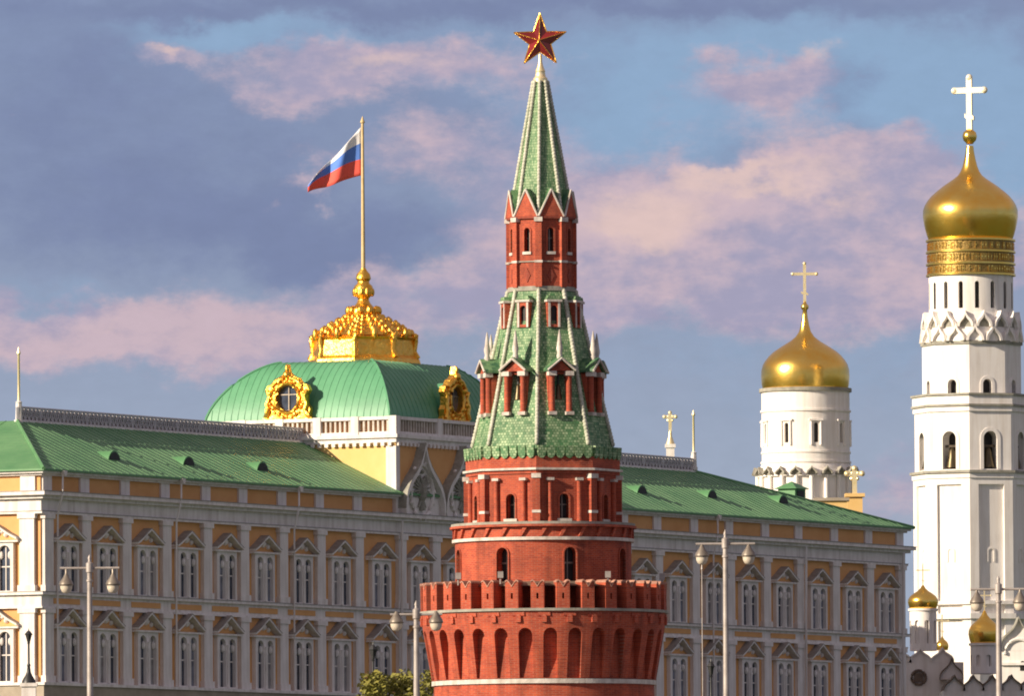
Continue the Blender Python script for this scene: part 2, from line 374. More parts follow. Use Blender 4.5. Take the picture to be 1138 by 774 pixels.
for k in range(30):
    ct.turn(R(12 * k + 3), 0); ct.prism(arch(15.5 * S, TZ(702) - TZ(757), 8, 0, TZ(757)), -160 * S, -121.5 * S)
MB().lathe(pr([(108, 757.5), (124.5, 757.5), (134.5, 700), (136, 686), (136, 682), (108, 682)]), 120, closed=True).build('machicolation', BRICK, T, 35, cut=ct)
# small arched corbel table under the parapet ledge
k_ = MB(); k_.m = Matrix.Translation((0, -135 * S, TZ(696)))
k_.prism(arch(6 * S, 9 * S, 6, 0, 0), -2.6 * S, 1)
k_.prism([(-7 * S, 7 * S), (7 * S, 7 * S), (7 * S, 11 * S), (-7 * S, 11 * S)], -1.8 * S, .8)
cb_ = k_.build('corbel_table', BRICK, T); ringed(cb_, 30, R(12))
rnd_ring(MB(), 112, 139, 683.5, 680.5).build('parapet_ledge', STONEG, T, 40)
# swallow-tail merlons
mw, y0, y1 = 14.8 * S, TZ(680.8), TZ(651)
mp = [(-mw / 2, y0), (mw / 2, y0), (mw / 2, y1 - .06), (mw * .36, y1 + .02), (mw * .2, y1 - .1), (0, y1 - .32), (-mw * .2, y1 - .1), (-mw * .36, y1 + .02), (-mw / 2, y1 - .06)]
mb = MB().turn(0, 0).prism(mp, -136.5 * S, -117 * S)
ct = MB().box(-.06, .06, -9, -5, y0 + .55, y0 + .88)
me = boolean(mb.mesh('merlon', BRICK), ct, BRICK)
merl = link('merlon', me, T, None, None, R(-3)); 
cp = MB()
for sgn in (-1, 1):
    q = [(0, y1 - .315), (sgn * mw * .2, y1 - .095), (sgn * mw * .36, y1 + .025), (sgn * mw * .52, y1 - .05), (sgn * mw * .52, y1 + .03), (sgn * mw * .36, y1 + .11), (sgn * mw * .2, y1 - .01), (0, y1 - .235)]
    cp.prism(q if sgn > 0 else list(reversed(q)), -137.3 * S, -116.5 * S)
cp.build('coping', COPE, merl)
ringed(merl, 30, R(12))
fl = MB().box(-.16, .16, -.14, .14, .35, .72).tube([(0, 0, 0), (0, 0, .4)], .05)
flo = fl.build('floodlight', STEEL, T)
for i, (a, r) in enumerate(((-46.5, 130), (-21.5, 130), (79, 134), (33, 130))):
    o = flo if i == 0 else dup(flo)
    o.location = (r * S * math.sin(R(a)), -r * S * math.cos(R(a)), TZ(653.5))
MB().lathe(pr([(97, 652), (124, 655.5), (124, 654.2), (97, 649.5)]), 96, closed=True).build('slot_shade_ring', BROWNR, T, 40)  # unseen ring added to darken the gaps between the merlons
# round drum
ct = MB()
for a in MID: ct.turn(a, 0).prism(arch(14 * S, TZ(612) - TZ(652), 10, 0, TZ(652)), -120 * S, -84 * S)
MB().lathe(pr([(98, 684), (98, 585)]), 96).build('drum', BRICK, T, 40, cut=ct)
def tower_window(w, ytop, ybot, rin, rout, trim, sill=True):
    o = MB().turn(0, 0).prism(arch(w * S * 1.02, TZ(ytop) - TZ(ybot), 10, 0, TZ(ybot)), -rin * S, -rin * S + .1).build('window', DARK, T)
    f = MB(); h = TZ(ytop) - TZ(ybot); ww = w * S; z0 = TZ(ybot); th = trim * S
    ou = arch(ww + 2 * th, h + th, 12, 0, z0); inn = arch(ww, h, 12, 0, z0)
    oo, ii = ou[1:] + ou[:1], inn[1:] + inn[:1]
    n = len(oo)
    for i in range(n - 1):
        q = [oo[i], oo[i + 1], ii[i + 1], ii[i]]
        f.prism(q, -rout * S, -(rout - 4) * S)
    f.build('frame', BRICK, o)
    if sill: MB().box(-ww * .75, ww * .75, -(rout + 1) * S, -(rout - 3) * S, z0 - .14, z0 + .02).build('sill', STONE, o)
    b_ = MB()
    b_.box(-.03, .03, -rin * S - .09, -rin * S - .02, z0, z0 + h - .05).box(-ww / 2, ww / 2, -rin * S - .08, -rin * S - .03, z0 + h * .55, z0 + h * .6)
    b_.build('glazing_bar', STEELD, o)
    o.rotation_euler.z = MID[0]; ringed(o, 8, R(45))
tower_window(14, 612, 652, 85.5, 99.2, 1.6, False)
rnd_ring(MB(), 92, 101.5, 604, 600.5).build('drum_stone_band', STONE, T, 40)
cb_ = MB().prism([(-5 * S, TZ(600)), (-2 * S, TZ(600)), (5 * S, TZ(589)), (0, TZ(589))], -101 * S, -96 * S).build('drum_corbel', BRICK, T); ringed(cb_, 28, R(360 / 28))
rnd_ring(MB(), 70, 104, 589, 586.5).build('drum_cornice', BRICK, T, 40)
rnd_ring(MB(), 70, 102.5, 586.4, 583.5).build('drum_ledge', STONEG, T, 40)
# octagonal tier
ct = MB()
for a in MID: ct.turn(a, 0).prism(arch(11 * S, TZ(552) - TZ(580), 10, 0, TZ(580)), -95 * S, -66 * S)
MB().lathe(pr([(84, 586), (84, 512)]), 8, A0).build('octagon_tier', BRICK, T, cut=ct)
tower_window(11, 552, 580, 67.5, 84 * c22 + .9, 1.8)
pl = MB().box(-4.2 * S, 4.2 * S, -88 * S, -80 * S, TZ(585), TZ(535)).build('corner_pilaster', BRICK, T)
MB().box(-5.2 * S, 5.2 * S, -89.4 * S, -80 * S, TZ(535), TZ(530)).build('capital', STONE, pl)
MB().box(-4.8 * S, 4.8 * S, -88.8 * S, -80 * S, TZ(573.5), TZ(570.5)).build('stone_belt', STONE, pl)
pl.rotation_euler.z = A0; ringed(pl, 8, R(45))
for sgn in (-1, 1):
    cl = MB().at(sgn * 17 * S, -79.3 * S, 0).lathe(pr([(3.2, 585), (3.2, 582), (2.7, 580), (2.6, 539), (3.2, 537.5)]), 12).build('column', BRICK, T, 50)
    MB().at(sgn * 17 * S, -79.3 * S, 0).box(-4 * S, 4 * S, -3.6 * S, 3 * S, TZ(537.5), TZ(534.5)).build('capital', STONE, cl)
    cl.rotation_euler.z = MID[0]; ringed(cl, 8, R(45))
oct_ring(MB(), 70, 86, 530, 526).build('tier_frieze', BRICK, T)
oct_ring(MB(), 70, 89.5, 526, 523.6).build('tier_cornice', STONE, T)
oct_ring(MB(), 70, 86, 523.5, 511).build('tier_parapet', BRICK, T)
# tent roof
MB().lathe(pr([(82, 511), (77.5, 497), (37, 323)]), 8, A0).build('tent_roof', TILE, T)
k_ = MB()
fw = 84.5 * 2 * math.sin(PI / 8)
for a in MID:
    for j in range(6):
        x = (j - 2.5) * fw / 6; tw = fw / 6 * .42 * S
        pts = [(-tw, 0)] + [(tw * -math.cos(PI * i / 8), -.42 - .3 * math.sin(PI * i / 8)) for i in range(9)] + [(tw, 0)]
        k_.turn(a, 80.5 * S); k_.m = k_.m @ Matrix.Translation((x * S, 0, TZ(499))) @ Matrix.Rotation(R(4), 4, 'X')
        k_.prism([(px_, z) for px_, z in pts], -.1, .05)
k_.build('scalloped_eave', TILE, T)
def rib(name, Rb, yb, Rtp, yt, n, rad, bead):
    o = MB(); b0 = Vector((0, -Rb * S, TZ(yb))); b1 = Vector((0, -Rtp * S, TZ(yt)))
    o.tube([b0, b1], rad, 6)
    for i in range(n):
        q = b0.lerp(b1, (i + .5) / n); o.ball(q.x, q.y - rad * .4, q.z, bead, 6, bead * 1.25)
    r_ = o.build(name, RIBW, T, 60); r_.rotation_euler.z = A0; ringed(r_, 8, R(45))
rib('rib', 78, 497, 37.3, 324, 44, .08, .135)
oct_ring(MB(), 30, 39, 325, 320).build('collar', STONEG, T)
# lower dormers: columned bell niches in the tent
z0, z1 = TZ(461), TZ(417)
dm = MB().box(-13 * S, -8 * S, -63 * S, -48 * S, z0, z1).box(8 * S, 13 * S, -63 * S, -48 * S, z0, z1).box(-13 * S, 13 * S, -63 * S, -48 * S, TZ(419), z1)
dm.build('d', BRICK, None); d0 = C.objects[-1] if False else bpy.data.objects['d']; d0.name = 'dormer'; d0.parent = T
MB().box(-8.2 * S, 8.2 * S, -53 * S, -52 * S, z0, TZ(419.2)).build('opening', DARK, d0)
for sgn in (-1, 1):
    cl = MB().at(sgn * 10 * S, -66 * S, 0).lathe(pr([(4, 461), (3.2, 458), (3.0, 424), (3.6, 421)]), 10).build('column', BRICK, d0, 50)
    MB().at(sgn * 10 * S, -66 * S, 0).box(-4.6 * S, 4.6 * S, -4.6 * S, 4 * S, TZ(421), TZ(416)).build('capital', STONE, d0)
    MB().at(sgn * 10 * S, -66 * S, 0).box(-4.6 * S, 4.6 * S, -4.4 * S, 4 * S, TZ(464.5), TZ(460.8)).build('base_block', STONE, d0)
MB().at(0, -58 * S, 0).lathe(pr([(5, 447), (4.4, 445), (3, 438), (2.4, 432), (1, 430)]), 12).build('bell', BRONZE, d0, 50)
MB().tube([(0, -58 * S, TZ(431)), (0, -58 * S, TZ(418))], .05).build('bell_rope', BLACK, d0)
MB().prism([(-13 * S, TZ(415.9)), (13 * S, TZ(415.9)), (0, TZ(403.5))], -68 * S, -45 * S).build('gable', BRICK, d0)
gr = MB()
for sgn in (-1, 1):
    q = [(0, TZ(403.3)), (sgn * 16 * S, TZ(416.2)), (sgn * 16 * S, TZ(413.2)), (0, TZ(400))]
    gr.prism(q if sgn < 0 else list(reversed(q)), -72 * S, -42 * S)
gr.build('gable_roof', TILED, d0)
ge = MB()
for sgn in (-1, 1): ge.tube([(0, -72.3 * S, TZ(402)), (sgn * 16.2 * S, -72.3 * S, TZ(415.2))], .07)
ge.build('gable_trim', STONE, d0)
MB().at(0, -64 * S, 0).lathe(pr([(2.6, 404), (3.6, 399), (2.6, 396), (3.8, 391), (2.6, 384), (1.6, 376), (.4, 370)]), 8).build('pinnacle', STONE, d0, 50)
d0.rotation_euler.z = MID[0]; ringed(d0, 8, R(45))
# upper dormers
ct = MB().prism(arch(7.4 * S, TZ(342) - TZ(363), 8, 0, TZ(363)), -60 * S, -41.5 * S)
d1 = MB().box(-7.6 * S, 7.6 * S, -45.5 * S, -30 * S, TZ(366), TZ(338)).build('upper_dormer', BRICK, T, cut=ct)
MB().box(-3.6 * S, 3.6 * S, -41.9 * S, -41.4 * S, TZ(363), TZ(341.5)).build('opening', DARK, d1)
MB().box(-9 * S, 9 * S, -47.5 * S, -30 * S, TZ(338), TZ(335.6)).build('cap', STONE, d1)
MB().prism([(-9 * S, TZ(335.5)), (9 * S, TZ(335.5)), (6 * S, TZ(331)), (-6 * S, TZ(331))], -46 * S, -30 * S).build('dormer_roof', TILE, d1)
for sgn in (-1, 1): MB().box(sgn * 5.6 * S - .06, sgn * 5.6 * S + .06, -46.3 * S, -45 * S, TZ(366), TZ(338)).build('jamb', STONE, d1)
d1.rotation_euler.z = MID[0]; ringed(d1, 8, R(45))
# upper octagon
ct = MB()
for a in MID: ct.turn(a, 0).prism(arch(7 * S, TZ(255) - TZ(282), 8, 0, TZ(282)), -45 * S, -26 * S)
MB().lathe(pr([(37, 321), (37, 245)]), 8, A0).build('upper_octagon', BRICK, T, cut=ct)
tower_window(7, 255, 282, 27.5, 37 * c22 + .8, 2.0)
pl = MB().box(-3.6 * S, 3.6 * S, -39.2 * S, -34 * S, TZ(321), TZ(248)).build('upper_pilaster', BRICK, T)
MB().box(-4.6 * S, 4.6 * S, -41 * S, -34 * S, TZ(248.5), TZ(243.5)).build('capital', STONE, pl)
MB().box(-4.6 * S, 4.6 * S, -40 * S, -34 * S, TZ(294), TZ(291.5)).build('stone_belt', STONE, pl)
pl.rotation_euler.z = A0; ringed(pl, 8, R(45))
oct_ring(MB(), 28, 39, 293.2, 292).build('upper_belt', STONEG, T)
pn = MB().prism([(0, TZ(316)), (4 * S, TZ(308)), (0, TZ(300)), (-4 * S, TZ(308))], -(37 * c22 + .8) * S, -33 * S).build('diamond_panel', BRICKD, T)
pn.rotation_euler.z = MID[0]; ringed(pn, 8, R(45))
oct_ring(MB(), 26, 40.5, 245, 242.5).build('upper_cornice', BRICKD, T)
hw = 39 * math.sin(PI / 8) * S
kk = MB().prism([(-hw, TZ(242.4)), (hw, TZ(242.4)), (0, TZ(214.5))], -37.2 * S, -33 * S).build('spire_gable', BRICK, T)
ge = MB()
for sgn in (-1, 1): ge.tube([(0, -37.4 * S, TZ(212.5)), (sgn * hw, -37.4 * S, TZ(242.5))], .062)
ge.build('gable_trim', STONE, kk)
MB().prism([(-hw, TZ(242.4)), (hw, TZ(242.4)), (0, TZ(211.5))], -35.5 * S, -20 * S).build('gable_roof', TILED, kk)
kk.rotation_euler.z = MID[0]; ringed(kk, 8, R(45))
MB().lathe(pr([(34.5, 242), (7.2, 90)]), 8, A0).build('spire', TILE, T)
rib('spire_rib', 34.6, 242, 7.4, 90, 40, .07, .12)
MB().lathe(pr([(8, 91), (8, 87), (6, 85), (5.2, 80), (5.6, 79), (3.2, 73), (2.2, 68), (1.8, 60)]), 16).build('finial', GOLDP, T, 40)
# the star
st = empty('star', parent=T); st.location = (0, 0, TZ(45)); st.rotation_euler.z = R(-8)
RO, RI, TH = 31 * S, 12.6 * S, .42
pts = []
for i in range(10):
    a = PI / 2 + i * PI / 5; r_ = RO if i % 2 == 0 else RI; pts.append((r_ * math.cos(a), r_ * math.sin(a)))
sb = MB(); sb.v = [(x, 0, z) for x, z in pts] + [(0, -TH, 0), (0, TH, 0)]
sb.f = [(i, (i + 1) % 10, 10) for i in range(10)] + [((i + 1) % 10, i, 11) for i in range(10)]
sb.build('ruby_facets', RUBY, st)
sf = MB()
for i in range(10):
    a_, b_ = pts[i], pts[(i + 1) % 10]; sf.tube([(a_[0], 0, a_[1]), (b_[0], 0, b_[1])], .035)
    if i % 2 == 0: sf.tube([(a_[0], 0, a_[1]), (0, -TH, 0)], .02).tube([(a_[0], 0, a_[1]), (0, TH, 0)], .02)
sf.build('gilded_edging', GOLDC, st)

# ================================================================ PALACE
PL = P(45, 600, 820); PR_ = P(1003, 600, 942)
d = Vector((PR_.x - PL.x, PR_.y - PL.y, 0)); LEN = d.length; d.normalize(); inn_ = Vector((-d.y, d.x, 0))
PZ = 20.0
PAL = tag(empty('palace', (PL.x, PL.y, PZ), math.atan2(d.y, d.x)), 'long ochre and white palace with green roof and green square dome behind the brick tower', 'palace')
nrm = -inn_
def facade(px, py, off=0.0):                # where a sight line meets the facade plane (off metres behind it): u, z
    r_ = ray(px, py); o = Vector((PL.x, PL.y, 0)) + inn_ * off
    t_ = (o - Vector((EYE.x, EYE.y, 0))).dot(nrm) / Vector((r_.x, r_.y, 0)).dot(nrm)
    q = EYE + r_ * t_
    return (Vector((q.x, q.y, 0)) - Vector((PL.x, PL.y, 0))).dot(d), q.z - PZ
def fz(py): return facade(93, py)[1]
zE, zA, zF, zS1, zS2, zB = fz(527), fz(550), fz(571.6), fz(660.7), fz(676.5), fz(761.7)
DEP = 40.0
left = [0.27 + 5.78 * k for k in range(1, 10)]          # pilaster centres
left = [facade(p, 600)[0] for p in (92.6, 137.5, 182, 227.4, 268.4, 311.8, 353.6, 396)] 
uc0 = facade(437, 560)[0]
right = [facade(p, 600)[0] for p in (729, 770, 809, 849, 886, 925.7, 963.7)]
r0 = right[0]
uc1 = uc0 + 20.4
mid = [uc0 + .9, uc0 + 6.3, uc0 + 12.3, uc1 - .9]
gap = [uc1 + (r0 - uc1) * k / 4 for k in range(1, 4)]
pil = [0.75] + left + mid + gap + right + [LEN - .75]
# walls
MB().box(0, LEN, 0, DEP, 0, zE - .02).build('wall', OCHRE, PAL)
MB().box(-.6, LEN + .6, -.6, DEP, 0, zB - .15).build('plinth', PLINTH, PAL)
MB().box(-.75, LEN + .75, -.75, DEP, zB - .15, zB + .06).build('plinth_ledge', TRIM, PAL)
fr = MB().box(-.16, LEN + .16, -.16, DEP, zF, zA - .25); fr.build('frieze', TRIM, PAL)
mo = MB().box(-.34, LEN + .34, -.34, DEP, zF - .16, zF + .0).box(-.5, LEN + .5, -.5, DEP, zA - .5, zA - .25).box(-.85, LEN + .85, -.85, DEP, zA - .25, zA + .02)
mo.build('cornice', TRIM, PAL)
MB().box(-.14, LEN + .14, -.14, DEP, zS2, zS1 - .2).build('string_course', TRIM, PAL)
MB().box(-.42, LEN + .42, -.42, DEP, zS1 - .2, zS1).box(-.3, LEN + .3, -.3, DEP, zS2 - .14, zS2).build('string_course_ledge', TRIM, PAL)
MB().box(-.46, LEN + .46, -.46, DEP, zS1 + .002, zS1 + .05).box(-.9, LEN + .9, -.9, DEP, zA + .022, zA + .07).box(-.38, LEN + .38, -.38, DEP, zF + .002, zF + .05).build('ledge_flashing', FLASH, PAL)
for u0, u1 in zip(pil[:-1], pil[1:]):
    if u1 - u0 > 3: MB().box(u0 + .8, u1 - .8, -.19, -.1, zS2 + .22, zS1 - .42).build('spandrel_panel', OCHRE, PAL)
MB().box(-.3, LEN + .3, -.3, DEP, zE - .32, zE - .02).box(-.55, LEN + .55, -.55, DEP, zE - .16, zE + .0).build('eave_cornice', TRIM, PAL)
def pilaster(w, zz0, zz1, pt, nm='pilaster', cap=True):
    b = MB().box(-w / 2, w / 2, -pt, .05, zz0, zz1)
    if cap: b.box(-w / 2 - .12, w / 2 + .12, -pt - .1, .05, zz1 - .35, zz1 - .003).box(-w / 2 - .12, w / 2 + .12, -pt - .1, .05, zz0 + .003, zz0 + .5)
    return b.mesh(nm, TRIM)
pm1, pm2 = pilaster(1.25, zS1, zF - .16, .3), pilaster(1.25, zB + .06, zS2 - .14, .3)
pm3 = pilaster(1.25, zA + .02, zE - .32, .16, 'attic_pier', False)
for u in pil:
    for me, nm in ((pm1, 'pilaster'), (pm2, 'pilaster'), (pm3, 'attic_pier')): link(nm, me, PAL, None, (u, 0, 0))
for yy in (1.0, 6.2, 12.0):
    for me, nm in ((pm1, 'pilaster'), (pm2, 'pilaster'), (pm3, 'attic_pier')): link(nm, me, PAL, None, (0, yy, 0), -PI / 2)
# windows
def window_parts(h, hp):                     # h: sill to pediment shelf, hp: pediment height
    wd = 2.95
    ct = MB()
    for sgn in (-1, 1): ct.prism(arch(.98, h - .35, 10, sgn * .72, .12), -1, .5)
    bd = boolean(MB().box(-wd / 2, wd / 2, -.34, .06, 0, h).mesh('window', TRIM), ct, TRIM)
    o = link('window', bd, PAL)
    mu = MB()
    for sgn in (-1, 1):
        MB().box(sgn * .72 - .5, sgn * .72 + .5, -.06, -.01, .1, h - .2).build('pane', PANE if sgn > 0 else PANEB, o)
        mu.box(sgn * .72 - .04, sgn * .72 + .04, -.11, -.062, .1, h - .3); mu.box(sgn * .72 - .5, sgn * .72 - .041, -.10, -.062, h * .5, h * .5 + .09).box(sgn * .72 + .041, sgn * .72 + .5, -.10, -.062, h * .5, h * .5 + .09)
        for i in range(10):                      # tracery cusps at the arch heads
            pass
        mu.ball(sgn * .72 - .36, -.12, h - .95, .17, 8, .3).ball(sgn * .72 + .36, -.12, h - .95, .17, 8, .3)
    mu.build('tracery', TRIM, o)
    cc = MB().at(0, -.40, 0).lathe([(.13, .1), (.10, .4), (.09, h - 1.4), (.16, h - 1.2), (.1, h - 1.05), (.17, h - .7)], 8).build('colonnette', TRIM, o, 50)
    pd = MB(); hw_ = 1.95
    pd.box(-hw_, hw_, -.5, .05, h, h + .14)
    og = [(-hw_, .17), (-hw_ * .62, .17 + hp * .30), (-hw_ * .30, .17 + hp * .62), (-.2, hp * .93), (0, hp * 1.02)]
    pol = [(x, h + z) for x, z in og]; pol = pol + [(-x, z) for x, z in reversed(pol[:-1])]
    up = [(x * 1.0, z + .15) for x, z in pol]; u2 = [(x, z + .2) for x, z in pol]; fl_ = MB()
    for i in range(len(pol) - 1):
        pd.prism([pol[i], pol[i + 1], up[i + 1], up[i]], -.7, .05)
        fl_.prism([up[i], up[i + 1], u2[i + 1], u2[i]], -.72, .05)
    pd.build('pediment', TRIM, o); fl_.build('flashing', FLASH, o)
    MB().prism([(-hw_ * .94, h + .172)] + [(hw_ * .94, h + .172)] + [(x * .94, z - .04) for x, z in reversed(pol[1:-1])], -.1, .04).build('tympanum', OCHRE, o)
    ty = MB(); _q = MB().prism([(-hw_ * .95, h + .172)] + [(hw_ * .95, h + .172)] + [(x * .95, z - .03) for x, z in reversed(pol[1:-1])], -.12, .05)
    for x, z, rr in ((0, hp * .48, .34), (-.75, hp * .32, .24), (.75, hp * .32, .24), (0, hp * .78, .16), (-.4, hp * .5, .15), (.4, hp * .5, .15)): ty.ball(x, -.12, h + .17 + z, rr * .85, 8)
    ty.build('carved_relief', TRIM, o)
    return o
hU, hpU = fz(605) - zS1, fz(587) - fz(605)
hL, hpL = fz(700.5) - zB - .06, fz(681) - fz(700.5)
wu, wl = window_parts(hU, hpU), window_parts(hL, hpL)
first = True
for u0, u1 in zip(pil[:-1], pil[1:]):
    if u1 - u0 < 3: continue
    u = (u0 + u1) / 2
    for o, z in ((wu, zS1), (wl, zB + .06)):
        q = o if first else dup(o, PAL)
        q.location = (u, 0, z)
        for c_ in q.children:
            if c_.name.startswith('pane') and c_.data.materials[0] in (PANE, PANEB):
                c_.material_slots[0].link = 'OBJECT'; c_.material_slots[0].material = random.choice((PANE, PANE, PANEB, PANEB, PANEC, PANED))
    first = False
for yy in (3.6, 9.1):
    for o, z in ((wu, zS1), (wl, zB + .06)): dup(o, PAL, (0, yy, z), -PI / 2)
# roof, its ridge railing and lucarnes
zR = facade(22, 468, 8)[1]; EA, EB_, RB = 10.0, 22.0, 8.0
rf = MB(); o_ = .75
V = [(-o_, -o_, zE), (LEN + o_, -o_, zE), (LEN + o_, DEP + o_, zE), (-o_, DEP + o_, zE), (EA, RB, zR), (LEN - EB_, RB, zR), (LEN - EB_, DEP - RB, zR), (EA, DEP - RB, zR)]
V2 = [(x, y, z + .14) for x, y, z in V[:4]]
rf.add(V + V2, [(8, 9, 5, 4), (9, 10, 6, 5), (10, 11, 7, 6), (11, 8, 4, 7), (4, 5, 6, 7), (0, 1, 9, 8), (1, 2, 10, 9), (2, 3, 11, 10), (3, 0, 8, 11), (3, 2, 1, 0)])
rf.tube([(-o_, -o_, zE + .14), (EA, RB, zR)], .14).tube([(LEN + o_, -o_, zE + .14), (LEN - EB_, RB, zR)], .14)
roof = rf.build('roof', ROOFG, PAL)
ss = MB()
for i in range(1, int(LEN / .95)):
    u_ = i * .95; yt = RB if EA < u_ < LEN - EB_ else (-o_ + (RB + o_) * ((u_ + o_) / (EA + o_) if u_ <= EA else (LEN + o_ - u_) / (EB_ + o_)))
    zt0, zt1 = zE + .16, zE + .16 + (zR - zE - .14) * (yt + o_) / (RB + o_)
    ss.tube([(u_, -o_, zt0), (u_, yt, zt1)], .02, 4)
for i in range(1, int((DEP - 2 * RB) / .95)):
    ss.tube([(-o_, RB + i * .95, zE + .16), (EA, RB + i * .95, zR + .02)], .02, 4)
ss.build('standing_seams', ROOFG, roof)
def roofz(y): return zE + .14 + (zR - zE - .14) * (y + o_) / (RB + o_)
def lattice(p0, p1, h, step):
    b = MB(); p0, p1 = Vector(p0), Vector(p1); n = int((p1 - p0).length / step); up = Vector((0, 0, h))
    b.tube([p0, p1], .07).tube([p0 + up, p1 + up], .09)
    for i in range(n):
        a_, c_ = p0.lerp(p1, i / n), p0.lerp(p1, (i + 1) / n)
        b.tube([a_, c_ + up], .045, 4).tube([a_ + up, c_], .045, 4).tube([a_, a_ + up], .06 if i % 6 else .12, 4)
    return b
hR = .95
for u0, u1 in ((EA, uc0 + 1), (uc1 - 1, LEN - EB_)):
    lattice((u0, RB, zR + .05), (u1, RB, zR + .05), hR, .55).build('ridge_railing', RAILP, roof); MB().box(u0, u1, RB + .07, RB + .11, zR + .1, zR + hR - .05).build('railing_panel', GREYW, roof)
MB().box(EA - .2, LEN - EB_ + .2, RB - .15, RB + .15, zR - .2, zR + .06).build('ridge_kerb', TRIM, roof)
dm = MB(); n = 12
dm.prism([(math.cos(PI * i / n) * -.95, math.sin(PI * i / n) * 1.05 - .1) for i in range(n + 1)], 0, 3.2)
lu = dm.build('lucarne', ROOFG, PAL, 40)
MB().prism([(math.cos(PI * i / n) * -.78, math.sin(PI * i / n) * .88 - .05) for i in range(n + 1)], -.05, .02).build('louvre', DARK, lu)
k = 0
for px, py in ((122, 505), (205, 511), (287, 517), (709, 543), (787, 548), (866, 554)):
    yy = 2.6
    for _ in range(8):
        u, z = facade(px, py, yy)
        yy = min(7.0, max(.5, -o_ + (RB + o_) * (z - .25 - zE - .14) / (zR - zE - .14)))
    q = lu if k == 0 else dup(lu, PAL)
    q.location = (u, yy - .4, roofz(yy) - .45); k += 1
# unseen white block added behind the palace to keep the sun off the cathedral
blk = empty('shade_block', parent=PAL)
A_, B_ = Vector((12.4, 979.0, 0)), Vector((23.6, 962.4, 0)); e_ = (B_ - A_).normalized(); s2 = Vector((-.83, -.56, 0))
qs = [A_, B_, B_ + s2 * 7, A_ + s2 * 7]
def toloc(v): w_ = v - Vector((PL.x, PL.y, 0)); return (w_.dot(d), w_.dot(inn_))
lq = [toloc(v) for v in qs]
MB().add([(x, y, 0) for x, y in lq] + [(x, y, 29.6) for x, y in lq], [(3, 2, 1, 0), (4, 5, 6, 7), (0, 1, 5, 4), (1, 2, 6, 5), (2, 3, 7, 6), (3, 0, 4, 7)]).build('wall', WHITE, blk)
MB().add([(x, y, 29.7) for x, y in lq] + [((lq[0][0] + lq[3][0]) / 2, (lq[0][1] + lq[3][1]) / 2, 30.6), ((lq[1][0] + lq[2][0]) / 2, (lq[1][1] + lq[2][1]) / 2, 30.6)], [(0, 1, 5, 4), (2, 3, 4, 5), (1, 2, 5), (3, 0, 4), (3, 2, 1, 0)]).build('roof', ROOFG, blk)
# rain pipes
zt = zE - .05
def pipe(u):
    b = MB().tube([(u + .6, -.65, zt), (u + .4, -.75, zt - .5), (u, -.98, zA + .1), (u, -.95, zA - .2)], .07)
    b.prism([(u + .48, zt - .25), (u + .72, zt - .25), (u + .85, zt + .12), (u + .35, zt + .12)], -.9, -.6)
    b.tube([(u, -.95, zA - .2), (u, -.56, zF - .3), (u, -.52, zS1 - .1), (u, -.52, zB + .1)], .07)
    b.build('rain_pipe', TRIM, PAL)
for px in (57, 189, 320, 540, 620, 786): pipe(facade(px, 600)[0])
for px in (440, 889, 997): 
    u = facade(px, 620)[0]; MB().tube([(u, -.58, zA - .5), (u, -.52, zS1 - .1), (u, -.52, zB + .1)], .1).build('rain_pipe', TRIM, PAL)
# central attic block with balustrade, crests and square dome
BD = 17.6
zC, zTop = facade(440, 487)[1], facade(440, 463)[1]
MB().box(uc0, uc1, -.22, BD, zE - 1.6, zC).build('attic_block', YELLOW, PAL)  # paler than the palace wall: tone of the sunlit side put into the colour
MB().box(uc0 + .55, uc1, -.27, -.2, zA + .03, zC - .36).build('attic_front_shade', OCHRE, PAL)  # ochre overlay paints the front darker, as the shaded side of the block
MB().box(uc0 - .35, uc1 + .35, -.57, BD + .35, zC, zC + .28).box(uc0 - .15, uc1 + .15, -.37, BD + .15, zC - .35, zC).build('attic_cornice', TRIM, PAL)
dn = MB()
for i in range(int(BD / .62)): dn.box(uc0 - .3, uc0 - .14, i * .62, i * .62 + .3, zC - .62, zC - .36)
for i in range(int((uc1 - uc0) / .62)): dn.box(uc0 + i * .62, uc0 + i * .62 + .3, -.52, -.36, zC - .62, zC - .36)
dn.build('dentil_row', TRIM, PAL)
for yy in (.4,): MB().box(uc0 - .12, uc0 + .5, -.33, .55, zA + .03, zC - .63).build('corner_pier', TRIM, PAL)
tp = MB().box(uc0 - .1, uc1 + .1, -.32, .18, zTop - .25, zTop).box(uc0 - .1, uc0 + .4, .18, BD, zTop - .25, zTop).box(uc0 - .1, uc1 + .1, -.32, .18, zC + .28, zC + .5).box(uc0 - .1, uc0 + .4, .18, BD, zC + .28, zC + .5)
tp.box(uc1 - .4, uc1 + .1, .18, BD, zTop - .25, zTop)
bal = tp.build('balustrade', TRIM, PAL)
bb = MB()
for i in range(int(BD / .42)):
    bb.box(uc0 + .05, uc0 + .25, i * .42, i * .42 + .16, zC + .5, zTop - .25)
for i in range(int((uc1 - uc0) / .42)): bb.box(uc0 + i * .42, uc0 + i * .42 + .16, -.17, .03, zC + .5, zTop - .25)
bb.build('baluster_row', STONE, bal)
MB().box(uc0 + .32, uc0 + .38, .2, BD, zC + .5, zTop - .25).box(uc0 + .3, uc1 - .4, .08, .14, zC + .5, zTop - .25).build('back_panel', OCHRE, bal)
for i in range(6): MB().box(uc0 - .16, uc0 + .46, -.38 + i * 3.35, .3 + i * 3.35, zC + .27, zTop + .04).build('pedestal', TRIM, bal)
for i in range(1, 4): MB().box(uc0 + i * 6.5, uc0 + i * 6.5 + .7, -.38, .24, zC + .27, zTop + .04).build('pedestal', TRIM, bal)
